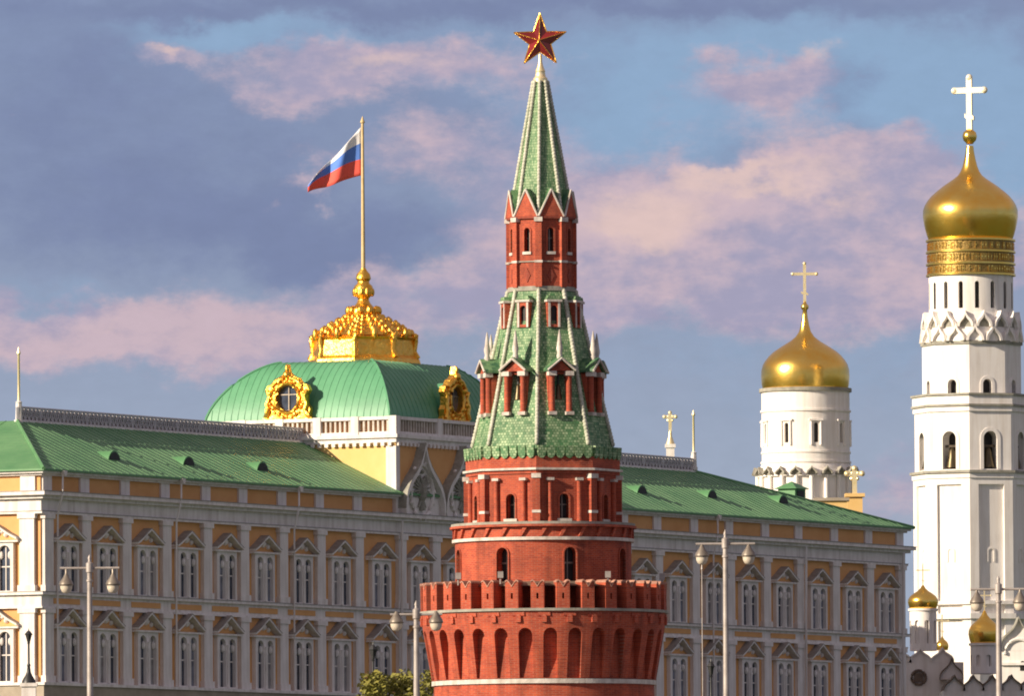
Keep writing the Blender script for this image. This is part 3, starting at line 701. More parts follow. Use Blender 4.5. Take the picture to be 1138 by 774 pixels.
# ogee gables with crests on the attic front
OG = [(1, 0), (.985, .12), (.92, .25), (.80, .37), (.64, .47), (.46, .56), (.29, .66), (.16, .77), (.07, .89), (0, 1)]
def ogee(hw, h, n=10): return [(x * hw, z * h) for x, z in OG]
zg = zA + .05; hg = zC - .75 - zg
for i in range(3):
    u = uc0 + 3.35 + i * 6.4
    og = ogee(3.05, hg); poly = [(-x, z + zg) for x, z in og] + [(x, z + zg) for x, z in reversed(og[:-1])]
    poly = list(reversed(poly)) if False else poly
    go = MB().at(u, 0, 0).prism([(-3.05, zg)] + [(3.05, zg)] + [(x, z) for x, z in reversed(poly[1:-1])], -.55, -.1).build('ogee_gable', TRIM, PAL)
    ed = MB().at(u, 0, 0); up = [(x * 1.04, z + .42) for x, z in poly]
    for a_, b_, c_, e_ in zip(poly[:-1], poly[1:], up[1:], up[:-1]): ed.prism([a_, b_, c_, e_], -1.05, -.1)
    ed.build('gable_moulding', TRIM, go)
    fl_ = MB().at(u, 0, 0); u2 = [(x * 1.042, z + .455) for x, z in poly]
    for a_, b_, c_, e_ in zip(up[:-1], up[1:], u2[1:], u2[:-1]): fl_.prism([a_, b_, c_, e_], -1.07, -.1)
    fl_.build('flashing', STONEG, go)
    zc = zg + hg * .36; ov = MB().at(u, -.62, zc)
    N_ = 28
    rg = [Vector((1.75 * math.cos(2 * PI * j / N_), 0, 2.05 * math.sin(2 * PI * j / N_))) for j in range(N_ + 1)]
    ov.tube(rg, .17)
    for j in range(0, N_, 2): ov.ball(rg[j].x * 1.06, -.08, rg[j].z * 1.06, .17, 6)
    ov.build('oval_frame', TRIM, go)
    eg = MB().at(u, -.62, zc)             # two-headed eagle in relief
    eg.ball(0, -.05, -.1, .42, 8, .75)
    for sg in (-1, 1):
        eg.tube([(0, -.05, .5), (sg * .2, -.1, .9), (sg * .42, -.1, 1.05)], .14, 6, .09).ball(sg * .42, -.1, 1.08, .15, 6).tube([(sg * .5, -.1, 1.08), (sg * .72, -.1, 1.02)], .07, 5, .03)
        for q in range(6):
            a_ = R(70 - q * 24); eg.tube([(sg * .3, -.05, .35 - q * .07), (sg * (.45 + .85 * math.cos(a_) * .95), -.05, .35 + 1.15 * math.sin(a_) * .8)], .13, 5, .07)
        eg.tube([(sg * .15, -.05, -.7), (sg * .55, -.05, -1.25)], .11, 5, .08)
    eg.tube([(0, -.05, -.7), (0, -.05, -1.5)], .2, 6, .28).ball(0, -.1, 1.5, .18, 6)
    eg.build('eagle_relief', STONEG, go)
    MB().at(u, 0, 0).box(-.18, .18, -.9, -.2, zg + hg + .1, zg + hg + .9).build('gable_finial', TRIM, go) if False else None
# dome: a square cloister vault
q0, q1, v0, v1 = uc0 + .55, uc1 - .55, .55, BD - .55
zV0 = zTop - .15; HV = facade(401, 405.5, 8.5)[1] - zV0; IV = 3.7; nn = 14
vb = MB(); rows = []; BK = 1.3
for i in range(nn + 1):
    th = PI / 2 * i / nn; z_ = math.sin(th); ins = IV * (1 - (max(0, 1 - z_ ** 1.52)) ** (1 / 1.52)); z = zV0 + HV * z_
    rows.append((ins, z))
for i, (ins, z) in enumerate(rows): vb.v += [(q0 + ins, v0 + ins, z), (q1 - ins, v0 + ins, z), (q1 - ins, v1 - ins * BK, z), (q0 + ins, v1 - ins * BK, z)]
for i in range(nn):
    for k in range(4): l = (k + 1) % 4; vb.f.append((i * 4 + k, i * 4 + l, i * 4 + 4 + l, i * 4 + 4 + k))
vb.f.append((nn * 4, nn * 4 + 1, nn * 4 + 2, nn * 4 + 3)); vb.f.append((3, 2, 1, 0))
dome = vb.build('square_dome', VAULT, PAL, 30)
sm = MB()
def seam_line(kind, s_):
    pts = []
    for ins, z in rows:
        if kind in 'fb':
            if s_ < q0 + ins or s_ > q1 - ins: break
            pts.append((s_, v0 + ins if kind == 'f' else v1 - ins * BK, z))
        else:
            if s_ < v0 + ins or s_ > v1 - ins * BK: break
            pts.append((q0 + ins if kind == 'l' else q1 - ins, s_, z))
    if len(pts) > 1: sm.tube(pts, .035, 4)
for i in range(1, 28): seam_line('l', v0 + (v1 - v0) * i / 28); seam_line('f', q0 + (q1 - q0) * i / 28); seam_line('r', v0 + (v1 - v0) * i / 28)
sm.build('standing_seams', VAULT, dome)
for cx, cy, sx_, sy_ in ((q0, v0, 1, 1), (q1, v0, -1, 1), (q0, v1, 1, -1), (q1, v1, -1, -1)): MB().tube([(cx + sx_ * i_, cy + sy_ * i_ * (1 if sy_ > 0 else BK), z) for i_, z in rows], .11).build('hip_roll', VAULT, dome)
# gilded bull's-eye windows
def oculus(loc, rz):
    out = []
    cz = 1.75
    half = [(0, 4.35), (.16, 3.75), (.5, 3.45), (.95, 3.3), (1.3, 2.85), (1.75, 2.75), (1.95, 2.35), (1.7, 1.95), (1.72, 1.3), (2.0, .95), (1.95, .45), (2.25, 0)]
    poly = [(-x, z) for x, z in half[::-1]] [:-1] + half
    poly = poly[::-1]
    poly = [(x, z) for x, z in poly]
    ct = MB().prism([(.92 * math.cos(2 * PI * i / 24), cz + 1.0 * math.sin(2 * PI * i / 24)) for i in range(24)], -1, .75)
    me = boolean(MB().prism(poly[::-1], -.35, .15).mesh('bullseye_window', GOLDC), ct, GOLDC)
    o = link('bullseye_window', me, PAL, None, loc, rz)
    rg = MB()
    ring_ = [(1.08 * math.cos(2 * PI * i / 24), -.38, cz + 1.16 * math.sin(2 * PI * i / 24)) for i in range(25)]
    rg.tube(ring_, .17)
    for i in range(24):
        a_ = 2 * PI * i / 24; rr = 1.42 + .12 * (i % 2); rg.ball(rr * math.cos(a_), -.38, cz + rr * 1.02 * math.sin(a_), .13 + .05 * (i % 3), 6)
    for sg in (-1, 1):
        rg.tube([(sg * 1.9, -.4, .3), (sg * 1.62, -.45, .75), (sg * 1.75, -.45, 1.3), (sg * 1.55, -.42, 1.9), (sg * 1.8, -.42, 2.4)], .2, 6, .14)
        rg.tube([(sg * .3, -.4, 3.35), (sg * .9, -.45, 3.1), (sg * 1.35, -.4, 2.7)], .19, 6, .14)
    rg.ball(0, -.4, 3.55, .32, 8).ball(0, -.35, 4.0, .16, 6, .4)
    rg.build('gilded_scrollwork', GOLDC, o, 60)
    MB().box(-1, 1, .0, .05, .7, 2.8).build('pane', PANE, o)
    MB().prism(arch(3.0, 3.1, 12, 0, 0), .152, 2.6).build('window_hood', VAULT, o)
    MB().box(-.04, .04, -.1, -.02, .8, 2.7).box(-.9, .9, -.09, -.03, cz + .25, cz + .33).build('glazing_bar', STEELD, o)
    return o
ro = [x for x in rows if x[1] - zV0 < 1.0][-1][0]
oculus((q0 - .1, 9.4, zV0 + .05), -PI / 2)
oculus(((q0 + q1) / 2 + .1, v0 - .1, zV0 + .05), 0)
oculus((q1 + .1, (v0 + v1) / 2, zV0 + .05), PI / 2)
# gilded crown
cyv = 8.5; cxu = facade(404, 350, cyv)[0]
cz0 = zV0 + HV
pc = EYE + Vector((0, 0, 0)); sG = 878 / F
def cy_(py): return facade(404, py, cyv)[1]
CR = empty('gilded_crown', (cxu, cyv, 0), 0, PAL)
def cp_(l): return [(r * sG, cy_(y)) for r, y in l]
MB().lathe(cp_([(65, 408), (63, 401), (59, 397), (57, 380), (60, 377), (55, 374)]), 8, R(20)).build('drum', GOLDC, CR)
MB().lathe(cp_([(55, 375), (50, 371), (44, 366.5), (36, 361.5), (28, 357.5), (20, 353.5), (16, 350)]), 24).build('petal_cupola', GOLDC, CR, 40)
k_ = MB()
for i in range(8):
    a_ = R(20 + 45 * i); k_.turn(a_, 0)
    k_.tube([(0, -61 * sG, cy_(400)), (0, -57 * sG, cy_(392)), (0, -59 * sG, cy_(380)), (0, -60 * sG, cy_(375)), (0, -50 * sG, cy_(370)), (0, -33 * sG, cy_(359))], .24, 6, .16)
    k_.ball(0, -58 * sG, cy_(375), .25, 8)
    for q, (r_, y_) in enumerate(((51, 371), (44, 366), (36, 361), (28, 357))):
        k_.ball(0, -r_ * sG, cy_(y_), .24, 7, .34)
    for jj in range(3):
        k_.turn(a_ + R(45) * (jj + .5) / 3, 0)
        for r_, y_ in ((53, 373), (46.5, 368), (39, 363), (30, 358), (22, 354)): k_.ball(0, -r_ * sG, cy_(y_), .19, 6, .3)
    k_.turn(a_ + R(22.5), 0)
    k_.ball(0, -55 * sG, cy_(373), .26, 6, .5)
k_.build('scroll_ornament', GOLDC, CR, 60)
MB().lathe(cp_([(16, 353), (18, 348), (17, 344), (11, 341), (7.5, 337), (6, 333), (7, 331), (10.5, 328), (11, 322), (10, 318), (7, 315.5), (6.5, 313), (8.5, 310), (7.5, 305), (4, 301), (2.6, 298)]), 24).build('vase_finial', GOLDC, CR, 40)
k_ = MB()
for i in range(10): k_.turn(R(36 * i), 0).ball(0, -16.5 * sG, cy_(346), .3, 6, .4).ball(0, -10 * sG, cy_(325), .18, 6, .35)
k_.build('finial_leaves', GOLDC, CR, 60)
def pal_world(u, y, z): return PAL.matrix_basis @ Vector((u, y, z))
def Wp(u, y, z): return Vector((PL.x, PL.y, PZ)) + d * u + inn_ * y + Vector((0, 0, z))
# flagpole and flag
fp = Wp(cxu, cyv, cy_(300))
FY = fp.y
zf = lambda py: P(404, py, FY).z
pole = tag(MB().at(fp.x, fp.y, 0).lathe([(.17, zf(302)), (.15, zf(250)), (.11, zf(137)), (.2, zf(136)), (.12, zf(133)), (.02, zf(129))], 10).build('flagpole', pbr('gilded_pole_paint', (.50, .36, .15), (.66, .50, .25), 2, .5), None, 40), 'tall thin gilded flagpole rising from the golden crown of the green dome', 'flagpole')
fm = bpy.data.meshes.new('flag'); nu, nv = 26, 12; vs = []; fs = []; uvs = []
sF = FY / F
for i in range(nu + 1):
    for j in range(nv + 1):
        a_ = i / nu; b_ = j / nv
        x = -.14 - 59 * sF * a_
        ztop = zf(141) - (zf(141) - zf(205)) * a_ ** .95
        zbot = zf(195) - (zf(195) - zf(215)) * a_ ** 1.1
        pz_ = 1 - (1 - b_) ** (1 + 1.5 * a_); z = zbot + (ztop - zbot) * pz_ + .12 * math.sin(a_ * 9 + b_ * 1.5) * a_
        y = -.75 * a_ +   .28 * math.sin(a_ * 10.5 + b_ * 2.2) * min(1, a_ * 3)
        vs.append((fp.x + x, fp.y + y, z)); uvs.append((a_, b_))
for i in range(nu):
    for j in range(nv): k = i * (nv + 1) + j; fs.append((k, k + 1, k + nv + 2, k + nv + 1))
fm.from_pydata(vs, [], fs); uvl = fm.uv_layers.new()
for lp in fm.loops: uvl.data[lp.index].uv = uvs[lp.vertex_index]
fm.materials.append(FLAG)
fo = link('flag', fm, None, 80)
sm_ = fo.modifiers.new('cloth', 'SOLIDIFY'); sm_.thickness = .02
tag(fo, 'white, blue and red striped flag flying to the left from the pole above the dome', 'flag')

# roof masts, crosses, huts
def mast(px, ytop, ybot, off, lab, mid_=.35):
    u, z = facade(px, ybot, off); p_ = Wp(u, off, z); zt_ = P(px, ytop, p_.y).z
    o = tag(empty('roof_mast', (p_.x, p_.y, p_.z - .3)), lab, 'mast', 'thin masts on the palace roof')
    hgt = zt_ - p_.z + .3
    MB().lathe([(.32, 0), (.32, .25), (.26, .3), (.22, hgt * .28), (.26, hgt * .29), (.1, hgt * .31)], 8).build('base', TRIM, o)
    MB().lathe([(.1, hgt * .31), (.085, hgt * .9), (.16, hgt * .92), (.02, hgt)], 8).build('rod', GOLDP, o, 40)
mast(21, 386, 468, 8.0, 'thin golden mast on a white base at the far left end of the palace ridge')
mast(771, 456, 519, 8.0, 'thin pale mast at the right end of the palace ridge railing')
def cross_mesh(h, ornate=False, slant=True, t=.1):
    b = MB(); b.box(-t, t, -t * .7, t * .7, 0, h)
    b.box(-h * .3, -t, -t * .7, t * .7, h * .70, h * .70 + 2 * t).box(t, h * .3, -t * .7, t * .7, h * .70, h * .70 + 2 * t)
    if slant:
        for sg in (-1, 1): b.prism([(sg * t, h * .24 - t * .6), (sg * h * .09, h * .24 - t * .6 - sg * h * .03), (sg * h * .09, h * .24 + t * .8 - sg * h * .03), (sg * t, h * .24 + t * .8)][::sg], -t * .7, t * .7)
        pass
    for x, z in ((0, h), (-h * .3, h * .70 + t), (h * .3, h * .70 + t)): b.ball(x, 0, z, t * 1.25, 8)
    if ornate:
        for x, z in ((-.16, .56), (.16, .56), (-.16, .86), (.16, .86)): b.ball(x * h * .7, 0, (.7 + (z - .71) * .7) * h, t * .9, 6)
    return b
def plinth_cross(px, ytop, ymid, ybot, off, lab, plm, wpx):
    u, z = facade(px, ybot, off); p_ = Wp(u, off, z); zt_ = P(px, ytop, p_.y).z; zm = P(px, ymid, p_.y).z
    o = tag(empty('roof_cross', (p_.x, p_.y, p_.z - 1.5)), lab, 'cross', 'gold crosses showing over the palace roof')
    s_ = p_.y / F; w2 = wpx * s_ / 2
    b = MB().box(-w2, w2, -w2, w2, 0, zm - p_.z + 1.5 - .3).box(-w2 * 1.3, w2 * 1.3, -w2 * 1.3, w2 * 1.3, zm - p_.z + 1.2, zm - p_.z + 1.5)
    b.build('plinth', plm, o)
    zc_ = zm + (zt_ - zm) * (.4 if wpx < 12 else 0)
    cm = cross_mesh(zt_ - zc_, True, False, .13 if wpx < 12 else .2); cm.v = [(x, y, z_ + zc_ - p_.z + 1.5) for x, y, z_ in cm.v]
    if wpx < 12: cm.lathe([(w2 * 1.1, zm - p_.z + 1.5), (w2 * .9, zm - p_.z + 1.7), (w2 * .5, zm - p_.z + 2.1), (.1, zc_ - p_.z + 1.6)], 12)
    cm.build('cross', GOLDP, o, 40)
plinth_cross(745, 459, 494, 512, 9.5, 'small gold cross on a white plinth left of the pale roof mast', TRIM, 9)
plinth_cross(950, 521, 549, 575, 10.0, 'gold cross on a yellow plinth near the right end of the palace roof', YELLOW, 17)
u, z = facade(924, 572, 10); p_ = Wp(u, 10, z)
o = tag(empty('chimney', (p_.x, p_.y, p_.z - 1.5)), 'low yellow chimney block beside the gold cross on the palace roof', 'chimney')
MB().box(-1.3, 1.3, -1, 1, 0, 2.6).build('stack', YELLOW, o); MB().box(-1.5, 1.5, -1.2, 1.2, 2.6, 2.85).build('cap', PLINTH, o)
u, z = facade(880, 562, 8.5); p_ = Wp(u, 8.5, z)
o = tag(empty('roof_hut', (p_.x, p_.y, p_.z - 1.0), R(61)), 'green metal roof hut with pyramid cap in front of the round white belfry', 'roof hut')
MB().box(-.95, .95, -.8, .8, 0, 2.35).build('body', ROOFG, o)
MB().add([(-1.25, -1.1, 2.35), (1.25, -1.1, 2.35), (1.25, 1.1, 2.35), (-1.25, 1.1, 2.35), (0, 0, 3.0)], [(0, 1, 4), (1, 2, 4), (2, 3, 4), (3, 0, 4), (3, 2, 1, 0)]).build('roof', ROOFG, o)
MB().box(-.6, .6, -.86, -.79, .5, 2.2).build('door', DARK, o)

# ================================================================ WHITE BELL TOWERS
def onion(prof, rmax): return prof
def tower_frame(px, Y, zb): 
    x = P(px, 560, Y).x; s_ = Y / F
    def z(py): return P(px, py, Y).z - zb
    return x, s_, z
# tall bell tower
YI = 1130.0; ZI = 22.0
ix, si, iz = tower_frame(1081, YI, ZI)
IV_ = tag(empty('bell_tower', (ix, YI, ZI)), 'tall white octagonal bell tower with a golden onion dome at the right edge', 'bell tower')
def ip(l): return [(r * si, iz(y)) for r, y in l]
AI = R(-5); MI = AI + PI / 8
def white_window(parent, w, h, z0, rin, rout, name='window', trimw=.18, mat_=DARK, frame=True, n=8, a0=MI, wm=WHITE):
    o = MB().prism(arch(w * 1.04, h + .03, 10, 0, z0), -rin, -rin + .08).build(name, mat_, parent)
    if frame:
        f = MB(); ou = arch(w + 2 * trimw, h + trimw, 12, 0, z0); inn = arch(w, h, 12, 0, z0)
        oo, ii = ou[1:] + ou[:1], inn[1:] + inn[:1]
        for i in range(len(oo) - 1): f.prism([oo[i], oo[i + 1], ii[i + 1], ii[i]], -rout - .06, -rout + .25)
        f.build('frame', wm, o)
    o.rotation_euler.z = a0
    if n > 1: ringed(o, n, 2 * PI / n)
    return o
# tier 3 (lowest seen)
ct = MB()
R3 = 66
for k in range(8):
    ct.turn(MI + k * PI / 4, 0); hw_ = 15 * si
    ct.box(-hw_, hw_, -(R3 * c22 + 8) * si, -(R3 * c22) * si + .28, iz(900), iz(541))
MB().lathe(ip([(R3, 1050), (R3, 528)]), 8, AI).build('lower_tier', WHITE, IV_, cut=ct)
white_window(IV_, .55, 1.3, iz(627), (R3 * c22) * si - .05 - .24, (R3 * c22) * si - .27)
def oring(R1, R2, y1, y2, nm, mt=WHITE): return MB().lathe([(R1 * si, iz(y1)), (R2 * si, iz(y1)), (R2 * si, iz(y2)), (R1 * si, iz(y2))], 8, AI, closed=True).build(nm, mt, IV_)
oring(50, 67.5, 534, 528.5, 'lower_cornice'); oring(50, 70, 528.4, 525.5, 'cornice_ledge', STONEG)
oring(50, 70, 690, 684, 'base_band'); oring(50, 69, 674, 670, 'base_band')
# tier 2 with bells
ct = MB(); Rr = 64
for k in range(8): ct.turn(MI + k * PI / 4, 0).prism(arch(16 * si, iz(482) - iz(524), 12, 0, iz(524)), -90 * si, -42 * si)
MB().lathe(ip([(Rr, 526), (Rr, 441)]), 8, AI).build('bell_tier', WHITE, IV_, cut=ct)
white_window(IV_, 16 * si, iz(482) - iz(524), iz(524), 43 * si, Rr * c22 * si, 'bell_opening', .35)
bl = MB().at(0, -52 * si, 0).lathe(ip([(7.4, 522), (6.6, 519), (4.6, 511), (3.6, 503), (1.2, 500)]), 14).build('bell', BRONZE, IV_, 50)
MB().box(-8 * si, 8 * si, -53 * si, -51 * si, iz(499.5), iz(497)).build('beam', BARK, bl)
bl.rotation_euler.z = MI; ringed(bl, 8, PI / 4)
oring(50, 66, 460, 454.5, 'bell_tier_frieze'); oring(50, 68, 454.4, 452, 'bell_tier_band', STONEG); oring(50, 66.5, 451.9, 442.5, 'bell_tier_parapet'); oring(50, 68.5, 442.4, 440, 'bell_tier_ledge', STONEG)
# tier 1
ct = MB(); R1_ = 55
for k in range(8): ct.turn(MI + k * PI / 4, 0).prism(arch(10.5 * si, iz(424) - iz(440), 10, 0, iz(440)), -80 * si, -42 * si)
MB().lathe(ip([(R1_, 441), (R1_, 383)]), 8, AI).build('upper_tier', WHITE, IV_, cut=ct)
white_window(IV_, 10.5 * si, iz(424) - iz(440), iz(440), 43 * si, R1_ * c22 * si, 'window', .3)
oring(40, 57, 385, 381, 'upper_tier_ledge', STONEG)
# two rows of keel gables under the drum
def keel(hw, h): 
    og = ogee(hw, h, 8); return [(-x, z) for x, z in og] + [(x, z) for x, z in reversed(og[:-1])]
def kok(nm, n, hw, h, zb, r0_, lean, a0, parent, mt=WHITE, dk=STONEG):
    k1 = keel(hw, h); o = MB(); up = [(x * .72, z * .74) for x, z in k1]
    m_ = Matrix.Translation((0, -r0_, zb)) @ Matrix.Rotation(R(lean), 4, 'X')
    o.m = m_
    for a_, b_, c_, e_ in zip(k1[:-1], k1[1:], up[1:], up[:-1]): o.prism([e_, c_, b_, a_], -.55, .5)
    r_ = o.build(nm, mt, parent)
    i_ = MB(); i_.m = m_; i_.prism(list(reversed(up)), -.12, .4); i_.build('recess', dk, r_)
    r_.rotation_euler.z = a0; ringed(r_, n, 2 * PI / n)
MB().lathe(ip([(54, 382), (52, 372), (47.5, 350)]), 48).build('gable_drum', WHITE, IV_, 40)
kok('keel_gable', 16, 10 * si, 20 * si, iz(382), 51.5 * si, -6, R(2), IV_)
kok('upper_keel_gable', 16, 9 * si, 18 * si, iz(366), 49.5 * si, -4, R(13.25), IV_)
ct = MB()
for k in range(16): ct.turn(R(6 + 22.5 * k), 0).prism(arch(5 * si, iz(315) - iz(345), 8, 0, iz(345)), -60 * si, -41 * si)
MB().lathe(ip([(47, 352), (47, 307)]), 64).build('drum', WHITE, IV_, 30, cut=ct)
white_window(IV_, 5 * si, iz(315) - iz(345), iz(345), 42 * si, 47 * si - .1, 'slit_window', .28, n=16, a0=R(6))
# three gilded bands with raised lettering-like relief
gb = MB().lathe(ip([(40, 307.5), (48, 307.5), (48, 268.5), (40, 268.5)]), 64, closed=True).build('inscription_band', BRONZE if False else pbr('aged_gilded_band', (.20, .125, .03), (.42, .28, .09), 5, .42, .75, bump=.7, fine=6), IV_, 30)
k_ = MB()
for y_ in (307.5, 295.5, 282, 269): k_.lathe([(46 * si, iz(y_)), (50 * si, iz(y_)), (50 * si, iz(y_ - 2)), (46 * si, iz(y_ - 2))], 64, closed=True)
k_.build('band_moulding', GOLD, gb, 30)
k_ = MB()
for row, (ya, yb_) in enumerate(((304.5, 297.5), (291.5, 284), (278.5, 271))):
    for i in range(84):
        if random.random() < .16: continue
        k_.turn(2 * PI * (i + .3 * random.random()) / 84, 0); ww = 1.0 * si * random.uniform(.7, 1.3)
        za, zb_ = iz(ya), iz(yb_); r_ = 48.0 * si
        t_ = random.randint(0, 3)
        k_.box(-ww, -ww * .5, -r_ - .07, -r_ + .1, za, zb_)
        if t_ != 1: k_.box(ww * .5, ww, -r_ - .07, -r_ + .1, za, zb_)
        if t_ != 2: k_.box(-ww * .5, ww * .5, -r_ - .07, -r_ + .1, (za + zb_) / 2 - .08, (za + zb_) / 2 + .08)
        else: k_.box(-ww * .5, ww * .5, -r_ - .07, -r_ + .1, zb_ - .14, zb_)
k_.build('band_relief', GOLD, gb)
MB().lathe(ip([(46, 268.5), (47, 266), (48.5, 262), (50.5, 255), (52, 248), (53, 241), (52.8, 234), (51, 228.5), (48, 223.5), (44, 218.5), (38.5, 213.5), (31, 207.5), (24.5, 203), (18.5, 199), (13.5, 195), (10.5, 190.5), (8.4, 185), (6.6, 178), (5, 170), (4, 162)]), 64).build('onion_dome', GOLD, IV_, 60)
MB().lathe(ip([(3.5, 160), (4.5, 158.5), (7, 156), (8.2, 151.5), (7, 147), (4, 144.5), (2, 143)]), 24).build('orb', GOLD, IV_, 60)
hC = iz(86) - iz(144)
cm = cross_mesh(hC, False, True, .28); cm.v = [(x, y, z_ + iz(144)) for x, y, z_ in cm.v]
co_ = cm.build('cross', CROSSW, IV_, 40); co_.rotation_euler.z = R(-20)

# round white belfry with the second golden dome
YB = 1155.0; ZB = 22.0
bx, sb_, bz = tower_frame(896, YB, ZB)
BT = tag(empty('belfry', (bx, YB, ZB)), 'round white belfry drum with a squat golden dome and gold cross above the palace roof', 'belfry')
def bp_(l): return [(r * sb_, bz(y)) for r, y in l]
ct = MB()
angs = [-28 + 40 * k for k in range(9)]
for a_ in angs: ct.turn(R(a_ + .5), 0).prism(arch(5 * sb_, bz(472) - bz(494), 8, 0, bz(494)), -60 * sb_, -44 * sb_)
MB().lathe(bp_([(49, 516), (49, 436)]), 72).build('drum', WHITE, BT, 30, cut=ct)
for y_, r_ in ((516, 50.5), (505, 50), (459, 50.5)): MB().lathe([(45 * sb_, bz(y_)), (r_ * sb_, bz(y_)), (r_ * sb_, bz(y_ - 2.2)), (45 * sb_, bz(y_ - 2.2))], 72, closed=True).build('stone_ring', WHITE, BT, 30)
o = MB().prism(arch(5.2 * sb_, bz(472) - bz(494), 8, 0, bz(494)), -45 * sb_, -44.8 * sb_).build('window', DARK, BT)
f = MB()
for sg in (-1, 1): f.at(sg * 5.5 * sb_, -49.3 * sb_, 0).lathe(bp_([(1.5, 497), (1.2, 470)]), 8); 
f.at().box(-8 * sb_, 8 * sb_, -51 * sb_, -47 * sb_, bz(470), bz(468)); f.build('frame', WHITE, o)
o.rotation_euler.z = R(angs[0]); ringed(o, 9, R(40))
MB().lathe(bp_([(52, 600), (52, 522), (49, 516)]), 72).build('lower_drum', WHITE, BT, 30)
cl = MB().at(0, -54 * sb_, 0).lathe(bp_([(2.9, 600), (2.6, 530)]), 10).build('column', WHITE, BT, 50)
cl.rotation_euler.z = R(5); ringed(cl, 20, R(18))
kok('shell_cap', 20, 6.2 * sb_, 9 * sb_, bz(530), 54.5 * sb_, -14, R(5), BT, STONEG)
MB().lathe([(48 * sb_, bz(531)), (55.5 * sb_, bz(531)), (52 * sb_, bz(523)), (48 * sb_, bz(523))], 72, closed=True).build('arcade_cornice', WHITE, BT, 30)
MB().lathe(bp_([(47, 436.5), (51.5, 436.5), (51.5, 432.5), (47, 432.5)]), 72, closed=True).build('cornice', STONEG, BT, 30)
MB().lathe(bp_([(47.5, 433), (48.8, 427), (49.3, 419), (49, 412), (47.4, 406), (44.5, 401), (40.5, 396), (35.5, 391.4), (29, 387), (22.5, 383), (16, 379), (10.5, 374.5), (6.8, 369), (4.8, 362), (3.6, 355)]), 64).build('onion_dome', GOLD, BT, 60)
MB().lathe(bp_([(3.8, 357), (2.8, 350), (2.4, 345), (4.2, 343), (4.4, 340), (2.4, 338), (1.4, 335)]), 16).build('orb', GOLD, BT, 60)
cm = cross_mesh(bz(293) - bz(337), False, True, .15); cm.v = [(x, y, z_ + bz(337)) for x, y, z_ in cm.v]
cm.build('cross', GOLDP, BT, 40)

# small domed cathedral, bottom right, mostly in the shade of the added block behind the palace
YC = 985.0; ZC = 22.0
cx_, s_c, cz_ = tower_frame(1050, YC, ZC)
CH = tag(empty('domed_cathedral', (cx_, YC, ZC)), 'low white cathedral with two small gold domes below the tall bell tower', 'church')
def cpx(px): return (P(px, 700, YC).x - cx_)
def small_drum(px, r, y_top, y_wide, y_bot, yd, dx=0):
    x = cpx(px)
    k = r * s_c
    o = MB().at(x, dx, 0).lathe([(k * .88, cz_(yd)), (k * .88, cz_(y_bot + 3)), (k * .98, cz_(y_bot + 2.5)), (k * .98, cz_(y_bot))], 32)
    ct = MB()
    for a_ in range(8):
        ct.m = Matrix.Translation((x, dx, 0)) @ Matrix.Rotation(R(45 * a_ + 14), 4, 'Z'); ct.prism(arch(.42, cz_(y_bot + 13) - cz_(yd - 8), 6, 0, cz_(yd - 8)), -k * 1.3, -k * .72)
    dr = o.build('drum', WHITE, CH, 30, cut=ct)
    w_ = MB()
    w_.at(x, dx, 0).lathe([(k * .73, cz_(yd - 7)), (k * .73, cz_(y_bot + 11))], 16); w_.build('slit_window', DARK, dr)
    h = y_bot - y_top
    dp = [(.86, y_bot), (.93, y_bot - h * .1), (1.0, y_bot - h * .27), (.98, y_bot - h * .40), (.84, y_bot - h * .54), (.60, y_bot - h * .66), (.38, y_bot - h * .75), (.2, y_bot - h * .86), (.07, y_top)]
    MB().at(x, dx, 0).lathe([(a_ * k, cz_(y_)) for a_, y_ in dp], 40).build('onion_dome', GOLD, dr, 60)
    cm = cross_mesh(cz_(y_top - 24) - cz_(y_top), False, True, .05); cm.v = [(x + p0, dx + p1, z_ + cz_(y_top) - .05) for p0, p1, z_ in cm.v]
    cm.build('cross', GOLDP, dr)
small_drum(1026, 17, 651, 667, 677, 724)
small_drum(1091, 18, 682, 705, 718, 752, -6)
small_drum(1049, 7, 706, 714, 722, 735, 4)
small_drum(1121, 15, 735 - 22, 750, 757, 790, 8) if False else None
bw = MB().box(cpx(1000), cpx(1070), -1, 14, 0, cz_(737)).build('wall', WHITE, CH)
def gable_row(xs_, hw, zb, h, y0_, y1_, mt, nm, roofm):
    for x in xs_:
        k1 = keel(hw, h)
        o = MB().at(x, 0, zb).prism(list(reversed(k1)), y0_, y1_).build(nm, mt, CH)
        up = [(a_ * 1.0, z + .15) for a_, z in k1]; r_ = MB().at(x, 0, zb)
        for a_, b_, c_, e_ in zip(k1[:-1], k1[1:], up[1:], up[:-1]): r_.prism([a_, b_, c_, e_], y0_ - .25, y1_ + .2)
        r_.build('gable_roof', roofm, o)
gable_row([cpx(1022), cpx(1047), cpx(1000)], 12.5 * s_c, cz_(737.2), 15 * s_c, -1.02, 3, WHITE, 'keel_gable', WHITE)
gable_row([cpx(1056)], 13 * s_c, cz_(757), 22 * s_c, -3, 6, WHITE, 'keel_gable', BROWNR)
MB().box(cpx(1043), cpx(1150), -9, 2, 0, cz_(771)).build('side_aisle', WHITE, CH)
gable_row([cpx(1056 + 21 * i) for i in range(5)], 11.5 * s_c, cz_(771.2), 16 * s_c, -9.02, -2, WHITE, 'aisle_gable', BROWNR)
MB().lathe([(.1, 0), (.1, .1)], 6) 
rw = MB().at(cpx(1019), -1.1, cz_(752)).lathe([(.01, 0), (.55, .01), (.55, .12), (.01, .13)], 16)
rw = MB(); rg = [(cpx(1020) + .62 * math.cos(2 * PI * i / 16), -1.12, cz_(754) + .62 * math.sin(2 * PI * i / 16)) for i in range(17)]
